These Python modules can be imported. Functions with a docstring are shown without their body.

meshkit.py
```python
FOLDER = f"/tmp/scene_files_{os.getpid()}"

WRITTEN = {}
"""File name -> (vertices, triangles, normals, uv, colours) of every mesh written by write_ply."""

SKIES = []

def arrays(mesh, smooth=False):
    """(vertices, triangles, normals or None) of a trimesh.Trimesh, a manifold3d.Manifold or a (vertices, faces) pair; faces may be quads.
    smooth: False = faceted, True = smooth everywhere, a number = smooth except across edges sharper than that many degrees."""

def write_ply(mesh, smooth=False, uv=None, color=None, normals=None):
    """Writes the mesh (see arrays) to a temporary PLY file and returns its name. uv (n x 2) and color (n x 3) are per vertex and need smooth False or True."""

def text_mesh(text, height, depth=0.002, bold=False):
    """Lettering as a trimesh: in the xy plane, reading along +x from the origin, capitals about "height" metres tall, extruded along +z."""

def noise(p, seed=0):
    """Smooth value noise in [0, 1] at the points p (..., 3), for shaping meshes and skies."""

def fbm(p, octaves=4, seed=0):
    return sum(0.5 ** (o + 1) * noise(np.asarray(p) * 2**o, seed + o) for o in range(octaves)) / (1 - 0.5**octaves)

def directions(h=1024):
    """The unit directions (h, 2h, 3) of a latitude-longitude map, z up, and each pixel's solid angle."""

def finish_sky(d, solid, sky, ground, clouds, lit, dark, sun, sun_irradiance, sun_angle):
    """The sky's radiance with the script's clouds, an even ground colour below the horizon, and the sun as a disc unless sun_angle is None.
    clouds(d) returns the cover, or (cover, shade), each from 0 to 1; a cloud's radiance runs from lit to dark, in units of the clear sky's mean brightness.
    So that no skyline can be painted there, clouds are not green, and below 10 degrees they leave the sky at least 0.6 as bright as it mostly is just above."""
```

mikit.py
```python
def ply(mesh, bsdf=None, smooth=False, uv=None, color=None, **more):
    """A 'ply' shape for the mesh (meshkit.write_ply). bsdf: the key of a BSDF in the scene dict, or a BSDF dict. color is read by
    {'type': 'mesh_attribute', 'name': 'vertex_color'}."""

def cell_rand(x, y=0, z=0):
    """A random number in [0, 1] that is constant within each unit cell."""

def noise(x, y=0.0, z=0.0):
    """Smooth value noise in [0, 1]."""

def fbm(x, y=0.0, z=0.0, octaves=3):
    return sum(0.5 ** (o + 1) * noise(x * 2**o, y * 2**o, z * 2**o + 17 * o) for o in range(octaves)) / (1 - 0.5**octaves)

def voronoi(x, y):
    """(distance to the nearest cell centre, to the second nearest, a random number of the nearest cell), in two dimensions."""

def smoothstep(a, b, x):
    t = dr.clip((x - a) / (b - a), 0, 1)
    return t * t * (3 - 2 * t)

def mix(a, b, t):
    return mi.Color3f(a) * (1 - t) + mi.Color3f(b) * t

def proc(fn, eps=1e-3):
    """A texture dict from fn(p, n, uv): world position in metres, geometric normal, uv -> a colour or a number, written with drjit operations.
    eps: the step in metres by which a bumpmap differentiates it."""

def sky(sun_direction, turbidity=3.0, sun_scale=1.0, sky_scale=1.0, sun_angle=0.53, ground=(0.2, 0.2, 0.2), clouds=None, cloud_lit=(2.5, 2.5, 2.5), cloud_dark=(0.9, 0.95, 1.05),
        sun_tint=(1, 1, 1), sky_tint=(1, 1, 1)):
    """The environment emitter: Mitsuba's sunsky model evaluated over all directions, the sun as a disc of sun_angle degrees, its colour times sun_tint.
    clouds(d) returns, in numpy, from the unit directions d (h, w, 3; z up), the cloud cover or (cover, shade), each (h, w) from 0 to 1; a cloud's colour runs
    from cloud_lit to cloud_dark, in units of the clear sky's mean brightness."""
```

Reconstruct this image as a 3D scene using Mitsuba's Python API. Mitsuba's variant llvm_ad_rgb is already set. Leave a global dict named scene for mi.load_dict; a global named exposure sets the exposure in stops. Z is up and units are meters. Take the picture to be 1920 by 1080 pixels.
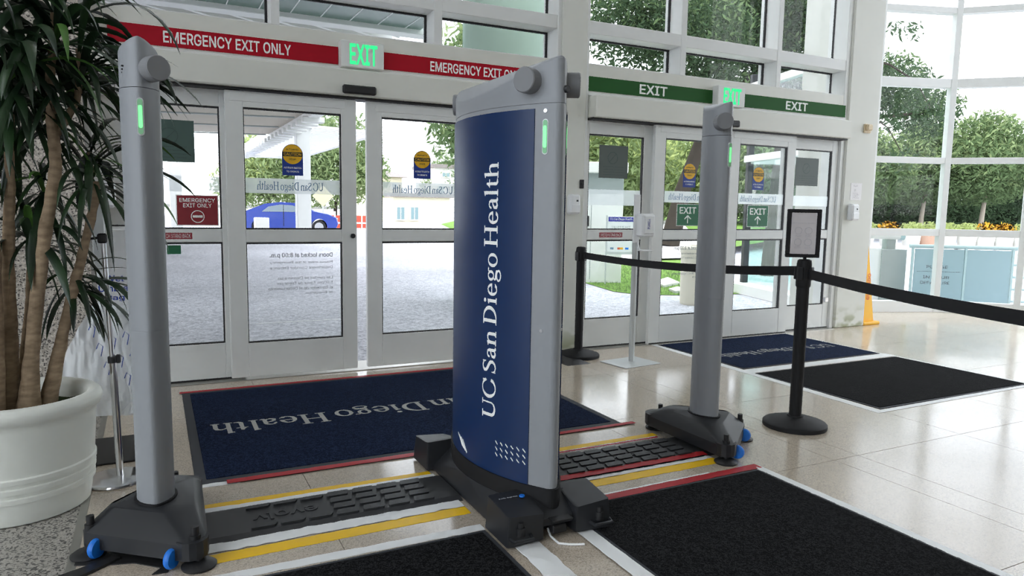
import math, random
import numpy as np
import trimesh
import manifold3d as m3
import shapely
from shapely.geometry import Polygon, Point, LineString
from shapely import affinity
from shapely.ops import unary_union
import drjit as dr
import mitsuba as mi
import mikit, meshkit
from mikit import proc, noise, fbm, voronoi, cell_rand, smoothstep, mix

rng = random.Random(7)
T = mi.ScalarTransform4f
scene, labels = {}, {}

# ---------------------------------------------------------------- camera, sky, exposure
exposure = 1.6
_f, _p, _y, _r = 1335.17, math.radians(6.3656), math.radians(26.7158), math.radians(0.93744)
_F = np.array([math.sin(_y) * math.cos(_p), math.cos(_y) * math.cos(_p), -math.sin(_p)])
_R0 = np.array([math.cos(_y), -math.sin(_y), 0.0])
_U0 = np.cross(_R0, _F)
_U = -math.sin(_r) * _R0 + math.cos(_r) * _U0
EYE = np.array([0.0, 0.0, 1.33])
scene['camera'] = {'type': 'perspective', 'fov': math.degrees(2 * math.atan(960 / _f)), 'fov_axis': 'x', 'near_clip': 0.05, 'far_clip': 2000.0,
                   'to_world': T().look_at(origin=EYE.tolist(), target=(EYE + _F).tolist(), up=_U.tolist())}


def cloud_fn(d):
    n = meshkit.fbm(d * [2.2, 2.2, 4.0], 4, 3)
    return np.clip(0.80 + 0.5 * (n - 0.45), 0, 1), np.clip(0.35 * (n - 0.35), 0, 1) * 1.0


SKY_SCALE = 7.0
scene['sky'] = mikit.sky((-0.5, -0.25, 0.83), turbidity=4.0, sun_scale=0.0, sky_scale=SKY_SCALE, ground=(0.22, 0.22, 0.21),
                         clouds=cloud_fn, cloud_lit=(1.5, 1.5, 1.5), cloud_dark=(1.05, 1.08, 1.12))

# ---------------------------------------------------------------- materials


def bs(key, d):
    scene[key] = d
    return key


def pr(key, c, rough=0.5, spec=0.5, metal=0.0, **k):
    return bs(key, {'type': 'principled', 'base_color': {'type': 'rgb', 'value': list(c)} if not isinstance(c, dict) else c,
                    'roughness': rough, 'specular': spec, 'metallic': metal, **k})


def two(key, c, rough=0.5, spec=0.5):
    return bs(key, {'type': 'twosided', 'bsdf': {'type': 'principled', 'base_color': {'type': 'rgb', 'value': list(c)}, 'roughness': rough, 'specular': spec}})


def terrazzo(p, n, uv):
    a = noise(p.x * 330, p.y * 330, p.z * 20)
    b = noise(p.x * 190 + 9, p.y * 190, 3.0)
    big = fbm(p.x * 1.7, p.y * 1.7, 0.0, 3)
    c = mix((0.35, 0.292, 0.228), (0.53, 0.462, 0.38), a)
    c = mix(c, (0.24, 0.20, 0.165), smoothstep(0.62, 0.82, b) * 0.55)
    return c * (0.88 + 0.24 * big)


def terrazzo_rough(p, n, uv):
    return 0.09 + 0.13 * fbm(p.x * 1.3, p.y * 2.2, 4.0, 3)


def granite_floor(p, n, uv):
    a = noise(p.x * 260, p.y * 260, 1.0)
    b = noise(p.x * 150, p.y * 150 + 4, 5.0)
    c = mix((0.20, 0.185, 0.165), (0.44, 0.41, 0.37), a)
    return mix(c, (0.075, 0.07, 0.065), smoothstep(0.58, 0.70, b))


def pebble(p, n, uv):
    d1, d2, r = voronoi((p.x + p.y) * 85, p.z * 85)
    c = mix((0.36, 0.32, 0.275), (0.68, 0.625, 0.56), r)
    c = mix(c, (0.09, 0.08, 0.075), smoothstep(0.60, 0.62, cell_rand(dr.floor(r * 977), 2, 3)) * smoothstep(0.55, 0.25, d1))
    return c * (0.75 + 0.3 * smoothstep(0.0, 0.2, d2 - d1))


def asphalt(p, n, uv):
    a = noise(p.x * 60, p.y * 60, 1.0)
    b = noise(p.x * 23, p.y * 23, 8.0)
    big = fbm(p.x * 0.35, p.y * 0.5, 2.0, 3)
    c = mix((0.22, 0.225, 0.26), (0.70, 0.70, 0.75), a * 0.6 + b * 0.4)
    return c * (0.80 + 0.4 * big)


def grass_col(p, n, uv):
    a = noise(p.x * 30, p.y * 30, 1.0)
    b = fbm(p.x * 1.5, p.y * 1.5, 0.0, 3)
    return mix((0.09, 0.19, 0.03), (0.20, 0.32, 0.08), a * 0.6 + b * 0.4)


def mat_pile(dark, light):
    def fn(p, n, uv):
        a = noise(p.x * 260, p.y * 260, 0.0)
        b = noise(p.x * 90, p.y * 90, 5.0)
        return mix(dark, light, smoothstep(0.25, 0.85, a * 0.65 + b * 0.35))
    return proc(fn)


def bark(p, n, uv):
    a = fbm(p.x * 30, p.y * 30, p.z * 55, 3)
    ring = noise(p.x * 6, p.y * 6, p.z * 75)
    c = mix((0.13, 0.085, 0.05), (0.40, 0.30, 0.20), a * 0.85 + ring * 0.15)
    return c * (0.8 + 0.35 * noise(p.x * 12, p.y * 12, p.z * 8))


def leaf_col(p, n, uv):
    s = noise(p.x * 9, p.y * 9, p.z * 9)
    return mix((0.006, 0.015, 0.007), (0.026, 0.062, 0.020), s * s)


def paint_wear(base, dirt):
    def fn(p, n, uv):
        low = smoothstep(0.32, 0.0, p.z) * smoothstep(0.45, 0.7, fbm(p.x * 6, p.y * 6, p.z * 9, 3))
        return mix(base, dirt, low * 0.75)
    return proc(fn)


pr('white_frame', (0.70, 0.705, 0.69), 0.42, 0.5)
pr('cream_panel', (0.66, 0.655, 0.60), 0.45, 0.5)
pr('pillar_paint', paint_wear((0.66, 0.66, 0.61), (0.22, 0.24, 0.09)), 0.6, 0.3)
pr('wall_white', (0.74, 0.74, 0.71), 0.7, 0.3)
pr('ceiling_white', (0.80, 0.80, 0.78), 0.9, 0.2)
pr('gasket', (0.012, 0.012, 0.013), 0.5)
bs('glass', {'type': 'thindielectric', 'int_ior': 1.18, 'specular_transmittance': {'type': 'rgb', 'value': [0.95, 0.97, 0.96]}})
bs('green_glass', {'type': 'thindielectric', 'int_ior': 1.4, 'specular_transmittance': {'type': 'rgb', 'value': [0.66, 0.84, 0.80]}})
bs('frosted', {'type': 'blendbsdf', 'weight': 0.72, 'a': {'type': 'thindielectric', 'int_ior': 1.5},
               'b': {'type': 'principledthin', 'base_color': {'type': 'rgb', 'value': [0.93, 0.96, 0.97]}, 'roughness': 0.9, 'diff_trans': 1.75, 'spec_trans': 0.0, 'eta': 1.3}})
bs('terrazzo', {'type': 'principled', 'base_color': proc(terrazzo), 'roughness': proc(terrazzo_rough), 'specular': 1.0})
bs('granite_floor', {'type': 'principled', 'base_color': proc(granite_floor), 'roughness': 0.3, 'specular': 0.5})
pr('joint', (0.12, 0.11, 0.10), 0.6)
pr('metal_strip', (0.40, 0.39, 0.36), 0.35, 0.5, 0.8)
bs('pebble', {'type': 'principled', 'base_color': proc(pebble), 'roughness': 0.7, 'specular': 0.3})
bs('asphalt', {'type': 'principled', 'base_color': proc(asphalt), 'roughness': 0.85, 'specular': 0.25})
bs('grass', {'type': 'principled', 'base_color': proc(grass_col), 'roughness': 0.9, 'specular': 0.2})
bs('mat_blue', {'type': 'principled', 'base_color': mat_pile((0.003, 0.006, 0.018), (0.015, 0.027, 0.066)), 'roughness': 0.95, 'specular': 0.1})
bs('mat_black', {'type': 'principled', 'base_color': mat_pile((0.003, 0.003, 0.0035), (0.019, 0.0195, 0.021)), 'roughness': 0.95, 'specular': 0.1})
pr('mat_border', (0.030, 0.033, 0.040), 0.7)
pr('mat_letter', (0.36, 0.355, 0.34), 0.95, 0.1)
pr('tower_grey', (0.245, 0.255, 0.27), 0.42, 0.45)
pr('tower_disc', (0.19, 0.193, 0.20), 0.5, 0.4)
pr('charcoal', (0.016, 0.0172, 0.020), 0.46, 0.45)
pr('black_plastic', (0.014, 0.014, 0.015), 0.45, 0.45)
pr('black_matte', (0.008, 0.008, 0.009), 0.65, 0.35)
pr('rubber', (0.021, 0.022, 0.024), 0.48, 0.4)
pr('panel_blue', (0.004, 0.022, 0.082), 0.38, 0.5)
pr('white_print', (0.82, 0.82, 0.80), 0.5)
pr('blue_wheel', (0.01, 0.16, 0.62), 0.35)
pr('yellow_tape', (0.82, 0.50, 0.012), 0.42, 0.3)
pr('red_tape', (0.36, 0.014, 0.020), 0.45, 0.25)
pr('white_tape', (0.72, 0.73, 0.73), 0.42, 0.5)
pr('sign_red', (0.36, 0.005, 0.016), 0.6, 0.2)
pr('sign_green', (0.016, 0.088, 0.018), 0.6, 0.2)
pr('sticker_green', (0.012, 0.13, 0.055), 0.45)
pr('sticker_red', (0.25, 0.020, 0.030), 0.45)
pr('sticker_yellow', (0.72, 0.40, 0.012), 0.45)
pr('sticker_blue', (0.010, 0.035, 0.24), 0.45)
pr('dark_sign', (0.060, 0.105, 0.090), 0.5)
pr('dark_sign_grey', (0.085, 0.105, 0.095), 0.5)
pr('dark_sign_print', (0.045, 0.075, 0.066), 0.5)
pr('print_grey', (0.30, 0.31, 0.33), 0.6)
pr('print_blue', (0.16, 0.24, 0.36), 0.6)
pr('plastic_white', (0.78, 0.79, 0.80), 0.35)
pr('ivory', (0.62, 0.50, 0.33), 0.45)
pr('paper', (0.80, 0.78, 0.78), 0.8, 0.2)
pr('ink', (0.05, 0.05, 0.06), 0.7, 0.2)
pr('ink_soft', (0.52, 0.50, 0.52), 0.7, 0.2)
pr('ink_blue', (0.02, 0.05, 0.30), 0.6)
pr('navy_logo', (0.03, 0.03, 0.26), 0.5)
pr('chrome', (0.75, 0.75, 0.76), 0.12, 0.5, 1.0)
pr('steel_grey', (0.56, 0.58, 0.58), 0.4, 0.5, 0.2)
pr('pot_white', (0.70, 0.71, 0.655), 0.36, 0.5)
pr('soil', (0.035, 0.05, 0.022), 0.95, 0.1)
bs('bark', {'type': 'principled', 'base_color': proc(bark), 'roughness': 0.85, 'specular': 0.2})
bs('leaf', {'type': 'twosided', 'bsdf': {'type': 'principled', 'base_color': proc(leaf_col), 'roughness': 0.33, 'specular': 0.5}})
bs('leaf_young', {'type': 'twosided', 'bsdf': {'type': 'principled', 'base_color': {'type': 'rgb', 'value': [0.055, 0.13, 0.025]}, 'roughness': 0.4, 'specular': 0.5}})
bs('leaf_dry', {'type': 'twosided', 'bsdf': {'type': 'principled', 'base_color': {'type': 'rgb', 'value': [0.30, 0.19, 0.10]}, 'roughness': 0.7, 'specular': 0.2}})
bs('film', {'type': 'principledthin', 'base_color': {'type': 'rgb', 'value': [0.95, 0.97, 0.99]}, 'roughness': 0.22, 'diff_trans': 0.45, 'spec_trans': 0.10, 'eta': 1.4})
pr('cone_yellow', (0.80, 0.42, 0.01), 0.4)
pr('stucco_white', (0.80, 0.80, 0.77), 0.9, 0.1)
pr('stucco_grey', (0.36, 0.39, 0.37), 0.9, 0.1)
pr('column_green', (0.40, 0.52, 0.44), 0.8, 0.2)
pr('canopy_beige', (0.42, 0.385, 0.33), 0.8, 0.2)
pr('canopy_green', (0.10, 0.165, 0.135), 0.3, 0.5)
pr('concrete', (0.55, 0.54, 0.52), 0.9, 0.1)
pr('trash_concrete', (0.66, 0.62, 0.52), 0.9, 0.1)
pr('fence_panel', (0.30, 0.42, 0.45), 0.35, 0.5)
pr('fence_rail', (0.42, 0.55, 0.55), 0.4, 0.5)
pr('booth_grey', (0.30, 0.335, 0.33), 0.6)
pr('far_yellow', (0.80, 0.74, 0.56), 0.9, 0.1)
pr('far_white', (0.75, 0.74, 0.70), 0.9, 0.1)
pr('far_roof', (0.28, 0.25, 0.24), 0.9, 0.1)
pr('far_window', (0.25, 0.36, 0.38), 0.3)
pr('terracotta', (0.52, 0.33, 0.24), 0.8)
pr('marigold', (0.80, 0.42, 0.03), 0.8)
pr('car_blue', (0.010, 0.045, 0.36), 0.25, 0.6, 0.0, clearcoat=1.0)
pr('car_glass', (0.20, 0.26, 0.32), 0.1, 0.8)
pr('tyre', (0.02, 0.02, 0.02), 0.8)
pr('alloy', (0.6, 0.6, 0.62), 0.3, 0.5, 0.8)
pr('tail_red', (0.5, 0.02, 0.02), 0.3)
pr('sign_yellow', (0.88, 0.78, 0.40), 0.5)
pr('barrier_red', (0.62, 0.09, 0.05), 0.6)


def foliage_bsdf(key, c):
    bs(key, {'type': 'principledthin', 'base_color': {'type': 'rgb', 'value': list(c)}, 'roughness': 0.6, 'diff_trans': 0.7, 'spec_trans': 0.0, 'eta': 1.35})


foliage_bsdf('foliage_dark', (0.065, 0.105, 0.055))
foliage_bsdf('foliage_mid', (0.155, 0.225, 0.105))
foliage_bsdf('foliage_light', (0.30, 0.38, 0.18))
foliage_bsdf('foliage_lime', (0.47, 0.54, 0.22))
pr('tree_bark', (0.055, 0.046, 0.038), 0.95, 0.1)
pr('tree_bark_pale', (0.42, 0.36, 0.29), 0.95, 0.1)

# ---------------------------------------------------------------- helpers


def numbered(base):
    if base not in scene and base not in labels:
        return base
    i = 1
    while f'{base}_{i:03d}' in scene or f'{base}_{i:03d}' in labels:
        i += 1
    return f'{base}_{i:03d}'


def put(key, mesh, bsdf, smooth=False, **more):
    scene[key] = mikit.ply(mesh, bsdf, smooth, **more)
    return key


def thing(name, label, cat, group=None, mesh=None, bsdf=None, smooth=False, **more):
    key = numbered(name)
    labels[key] = {'label': label, 'category': cat}
    if group:
        labels[key]['group'] = group
    if mesh is not None:
        put(key, mesh, bsdf, smooth, **more)
    return key


def struct(name, label=None, mesh=None, bsdf=None, smooth=False):
    key = numbered(name)
    labels[key] = {'kind': 'structure'}
    if label:
        labels[key]['label'] = label
    if mesh is not None:
        put(key, mesh, bsdf, smooth)
    return key


def part(parent, name, mesh, bsdf, smooth=False, label=None, kind=None, **more):
    key = numbered(parent + '__' + name)
    put(key, mesh, bsdf, smooth, **more)
    if label or kind:
        labels[key] = {k: v for k, v in (('label', label), ('kind', kind)) if v}
    return key


def cat(*m):
    m = [x for x in (m[0] if len(m) == 1 and isinstance(m[0], (list, tuple)) else m) if x is not None]
    return trimesh.util.concatenate(m)


def box(x0, x1, y0, y1, z0, z1, b=0.0):
    lo, hi = np.minimum([x0, y0, z0], [x1, y1, z1]), np.maximum([x0, y0, z0], [x1, y1, z1])
    if b <= 0:
        m = trimesh.creation.box(extents=hi - lo)
        m.apply_translation((lo + hi) / 2)
        return m
    b = min(b, 0.45 * float((hi - lo).min()))
    c, h = (lo + hi) / 2, (hi - lo) / 2
    pts = []
    for sx in (-1, 1):
        for sy in (-1, 1):
            for sz in (-1, 1):
                s = np.array([sx, sy, sz])
                for k in range(3):
                    q = h - b
                    q[k] = h[k]
                    pts.append(c + s * q)
    return trimesh.convex.convex_hull(np.array(pts))


def hull(points):
    return trimesh.convex.convex_hull(np.asarray(points, float))


def rotz(m, deg, at=(0, 0, 0)):
    m.apply_transform(trimesh.transformations.rotation_matrix(math.radians(deg), [0, 0, 1], at))
    return m


def rot(m, deg, axis, at=(0, 0, 0)):
    m.apply_transform(trimesh.transformations.rotation_matrix(math.radians(deg), axis, at))
    return m


def mv(m, x=0, y=0, z=0):
    m.apply_translation([x, y, z])
    return m


def cyl(p0, p1, r, n=20, r1=None):
    p0, p1 = np.array(p0, float), np.array(p1, float)
    return tube([p0, p1], [r, r if r1 is None else r1], n)


def tube(points, radii, n=10, cap=True):
    p = np.asarray(points, float)
    radii = np.broadcast_to(radii, (len(p),))
    t = np.gradient(p, axis=0)
    t /= np.linalg.norm(t, axis=1, keepdims=True) + 1e-12
    ref = np.array([0, 0, 1.0]) if abs(t[:, 2]).mean() < 0.8 else np.array([1.0, 0, 0])
    a = np.cross(t, ref)
    a /= np.linalg.norm(a, axis=1, keepdims=True) + 1e-12
    b = np.cross(t, a)
    ang = np.arange(n) * 2 * np.pi / n
    v = p[:, None] + radii[:, None, None] * (np.cos(ang)[None, :, None] * a[:, None] + np.sin(ang)[None, :, None] * b[:, None])
    i, j = np.meshgrid(np.arange(len(p) - 1), np.arange(n), indexing='ij')
    q = np.stack([i * n + j, i * n + (j + 1) % n, (i + 1) * n + (j + 1) % n, (i + 1) * n + j], -1).reshape(-1, 4)
    f = np.vstack([q[:, [0, 1, 2]], q[:, [0, 2, 3]]])
    v = v.reshape(-1, 3)
    if cap:
        k = len(v)
        v = np.vstack([v, p[0], p[-1]])
        jj = np.arange(n)
        o = (len(p) - 1) * n
        f = np.vstack([f, np.stack([jj * 0 + k, (jj + 1) % n, jj], 1), np.stack([jj * 0 + k + 1, o + jj, o + (jj + 1) % n], 1)])
    m = trimesh.Trimesh(v, f, process=False)
    if m.volume < 0:
        m.invert()
    return m


def lathe(profile, n=48, at=(0, 0, 0)):
    pr_ = np.asarray(profile, float)
    ang = np.arange(n) * 2 * np.pi / n
    v = np.stack([pr_[:, None, 0] * np.cos(ang), pr_[:, None, 0] * np.sin(ang), np.broadcast_to(pr_[:, None, 1], (len(pr_), n))], -1).reshape(-1, 3)
    i, j = np.meshgrid(np.arange(len(pr_) - 1), np.arange(n), indexing='ij')
    q = np.stack([i * n + j, i * n + (j + 1) % n, (i + 1) * n + (j + 1) % n, (i + 1) * n + j], -1).reshape(-1, 4)
    m = trimesh.Trimesh(v + np.array(at), np.vstack([q[:, [0, 1, 2]], q[:, [0, 2, 3]]]), process=False)
    m.merge_vertices()
    m.update_faces(m.nondegenerate_faces())
    return m


def prism(poly, h):
    gs = getattr(poly, 'geoms', [poly])
    return cat([trimesh.creation.extrude_polygon(g, h, engine='earcut') for g in gs if g.area > 1e-10])


def prism_z(poly, z0, z1):
    return mv(prism(poly, z1 - z0), 0, 0, z0)


WALL = np.array([[1, 0, 0, 0], [0, 0, -1, 0], [0, 1, 0, 0], [0, 0, 0, 1.0]])   # (x, y, z) -> (x, -z, y): flat print standing on a wall, facing -y


def on_wall(m, x, y, z):
    m = m.copy()
    m.apply_transform(WALL)
    return mv(m, x, y, z)


def mirror_x(m):
    m = m.copy()
    m.vertices[:, 0] *= -1
    m.invert()
    return m


def fit(m, x0, x1, y0, y1):
    b = m.bounds
    m = m.copy()
    m.vertices[:, 0] = x0 + (m.vertices[:, 0] - b[0, 0]) / (b[1, 0] - b[0, 0]) * (x1 - x0)
    m.vertices[:, 1] = y0 + (m.vertices[:, 1] - b[0, 1]) / (b[1, 1] - b[0, 1]) * (y1 - y0)
    return m


_TXT = {}


def sans(text, h=1.0, depth=0.001, bold=False):
    k = (text, bold)
    if k not in _TXT:
        _TXT[k] = meshkit.text_mesh(text, 1.0, 1.0, bold)
    m = _TXT[k].copy()
    m.vertices[:, :2] *= h
    m.vertices[:, 2] *= depth
    return m


# serif capitals and small letters drawn as pen strokes (cap height 1)
def _pen(points, widths):
    p = np.asarray(points, float)
    w = np.broadcast_to(widths, (len(p),))
    return unary_union([unary_union([Point(*p[i]).buffer(w[i] / 2, 6), Point(*p[i + 1]).buffer(w[i + 1] / 2, 6)]).convex_hull for i in range(len(p) - 1)])


def _ring(cx, cy, rx, ry, thick, thin):
    return affinity.scale(Point(cx, cy).buffer(1, 20), rx, ry).difference(affinity.scale(Point(cx, cy).buffer(1, 20), rx - thick, ry - thin))


def _glyphs():
    B = shapely.box
    S, t, se, xh = 0.135, 0.05, 0.05, 0.66

    def stem(x, y0, y1, w=S, l=0.07, r=0.07, top=True, bot=True):
        g = [B(x, y0, x + w, y1)]
        if bot:
            g.append(B(x - l, y0, x + w + r, y0 + se))
        if top:
            g.append(B(x - l, y1 - se, x + w + r, y1))
        return unary_union(g)
    G = {}
    arc = [(0.185 - 0.0, 0.34)] + [(0.45 - 0.265 * math.cos(a), 0.30 - 0.255 * math.sin(a)) for a in np.linspace(0, math.pi, 14)] + [(0.715, 0.5)]
    G['U'] = (unary_union([B(0.12, 0.3, 0.25, 1), B(0.03, 0.95, 0.34, 1), B(0.69, 0.3, 0.74, 1), B(0.60, 0.95, 0.83, 1), _pen(arc, [0.13] * 6 + [0.11] * 3 + [0.08] * 3 + [0.055] * 4)]), 0.86)
    c = _ring(0.47, 0.5, 0.44, 0.52, 0.14, 0.05).difference(Polygon([(0.5, 0.5), (1.2, 0.95), (1.2, 0.12)]))
    G['C'] = (unary_union([c, B(0.76, 0.66, 0.81, 0.97), _pen([(0.70, 0.085), (0.83, 0.2)], [0.05, 0.045])]), 0.88)
    s = [(0.50, 0.80), (0.46, 0.91), (0.33, 0.975), (0.20, 0.95), (0.11, 0.84), (0.13, 0.70), (0.25, 0.59), (0.40, 0.49), (0.50, 0.37), (0.51, 0.22), (0.43, 0.08), (0.28, 0.02), (0.14, 0.06), (0.07, 0.2)]
    G['S'] = (unary_union([_pen(s, [0.04, 0.05, 0.055, 0.07, 0.11, 0.13, 0.135, 0.14, 0.135, 0.12, 0.08, 0.055, 0.05, 0.04]), B(0.49, 0.73, 0.53, 0.98), B(0.05, 0.02, 0.09, 0.28)]), 0.62)
    G['a'] = (unary_union([_pen([(0.09, 0.50), (0.13, 0.60), (0.24, 0.635), (0.34, 0.59), (0.375, 0.48), (0.375, 0.12), (0.42, 0.04), (0.50, 0.05)], [0.09, 0.06, 0.05, 0.08, 0.12, 0.12, 0.09, 0.04]),
                           _pen([(0.36, 0.40), (0.2, 0.34), (0.10, 0.25), (0.10, 0.12), (0.19, 0.045), (0.30, 0.08), (0.37, 0.17)], [0.04, 0.06, 0.10, 0.12, 0.08, 0.05, 0.045])]), 0.54)
    arch = _pen([(0.20, 0.50), (0.29, 0.60), (0.40, 0.63), (0.49, 0.57), (0.515, 0.45), (0.515, 0.05)], [0.05, 0.055, 0.07, 0.11, 0.125, 0.125])
    G['n'] = (unary_union([stem(0.09, 0, 0.63, 0.125, 0.07, 0.06, False), Polygon([(0.02, 0.60), (0.215, 0.67), (0.215, 0.55), (0.02, 0.555)]), arch, B(0.39, 0, 0.64, se)]), 0.67)
    G['h'] = (unary_union([stem(0.09, 0, 1.02, 0.125, 0.07, 0.06, False), Polygon([(0.02, 0.99), (0.215, 1.06), (0.215, 0.94), (0.02, 0.945)]), arch, B(0.39, 0, 0.64, se)]), 0.67)
    G['l'] = (unary_union([stem(0.09, 0, 1.02, 0.125, 0.07, 0.07, False), Polygon([(0.02, 0.99), (0.215, 1.06), (0.215, 0.94), (0.02, 0.945)])]), 0.31)
    G['i'] = (unary_union([stem(0.09, 0, 0.63, 0.125, 0.07, 0.07, False), Polygon([(0.02, 0.60), (0.215, 0.67), (0.215, 0.55), (0.02, 0.555)]), Point(0.15, 0.87).buffer(0.085)]), 0.31)
    d = affinity.scale(Point(0.30, 0.5).buffer(1, 24), 0.50, 0.5).difference(affinity.scale(Point(0.26, 0.5).buffer(1, 24), 0.39, 0.45)).intersection(B(0.25, -1, 2, 2))
    G['D'] = (unary_union([stem(0.11, 0, 1, S, 0.09, 0.05), d, B(0.2, 0, 0.33, se), B(0.2, 1 - se, 0.33, 1)]), 0.86)
    e = _ring(0.30, 0.32, 0.26, 0.345, 0.12, 0.05).difference(B(0.3, 0.13, 0.9, 0.335)).difference(Polygon([(0.3, 0.3), (0.9, 0.3), (0.9, 0.0), (0.45, 0.13)]))
    G['e'] = (unary_union([e, B(0.1, 0.335, 0.55, 0.385), _pen([(0.42, 0.02), (0.53, 0.12)], [0.07, 0.04])]), 0.60)
    G['g'] = (unary_union([_ring(0.27, 0.435, 0.22, 0.225, 0.11, 0.045), _pen([(0.43, 0.56), (0.50, 0.64), (0.57, 0.62)], [0.045, 0.05, 0.07]), _pen([(0.17, 0.24), (0.11, 0.16), (0.16, 0.085), (0.35, 0.06), (0.47, 0.03)], [0.04, 0.07, 0.10, 0.11, 0.09]),
                           _ring(0.285, -0.11, 0.25, 0.16, 0.08, 0.055)]), 0.58)
    G['o'] = (_ring(0.32, 0.32, 0.29, 0.345, 0.125, 0.05), 0.64)
    G['H'] = (unary_union([stem(0.11, 0, 1, S, 0.09, 0.09), stem(0.66, 0, 1, S, 0.09, 0.09), B(0.2, 0.49, 0.7, 0.545)]), 0.90)
    G['t'] = (unary_union([_pen([(0.19, 0.80), (0.19, 0.14), (0.26, 0.04), (0.38, 0.06)], [0.10, 0.125, 0.09, 0.04]), B(0.03, 0.60, 0.37, 0.65), Polygon([(0.05, 0.62), (0.2, 0.86), (0.2, 0.62)])]), 0.40)
    return G


_G = _glyphs()


def serif(text, depth=0.001, weight=0.0):
    x, gs = 0.0, []
    for ch in text:
        if ch == ' ':
            x += 0.20
            continue
        g, adv = _G[ch]
        gs.append(affinity.translate(g.buffer(weight) if weight else g, x))
        x += adv + 0.015
    return prism(unary_union(gs).simplify(0.004), depth)


UC = 'UC San Diego Health'
# ---------------------------------------------------------------- floor, walls, ceiling
Y = 5.69
BC, BR = np.array([8.43, 4.26]), 2.25                      # the round glazed bay beyond the pillar
bay_angles = [106.7 - 25 * k for k in range(9)]            # mullions of the bay
bay_angles[1] = 85.3
bay_pts = [BC + BR * np.array([math.cos(math.radians(a)), math.sin(math.radians(a))]) for a in bay_angles]
room = Polygon([(-3.2, -7.2), (8.6, -7.2), (8.6, 2.0), (8.6, Y + 0.3), (-3.2, Y + 0.3)])
bay_poly = Polygon([tuple(p) for p in bay_pts] + [(8.3, 2.05), (7.4, 3.0), (7.4, 6.0)])
floor_poly = unary_union([room, bay_poly.buffer(0.12, join_style=2)])

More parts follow.
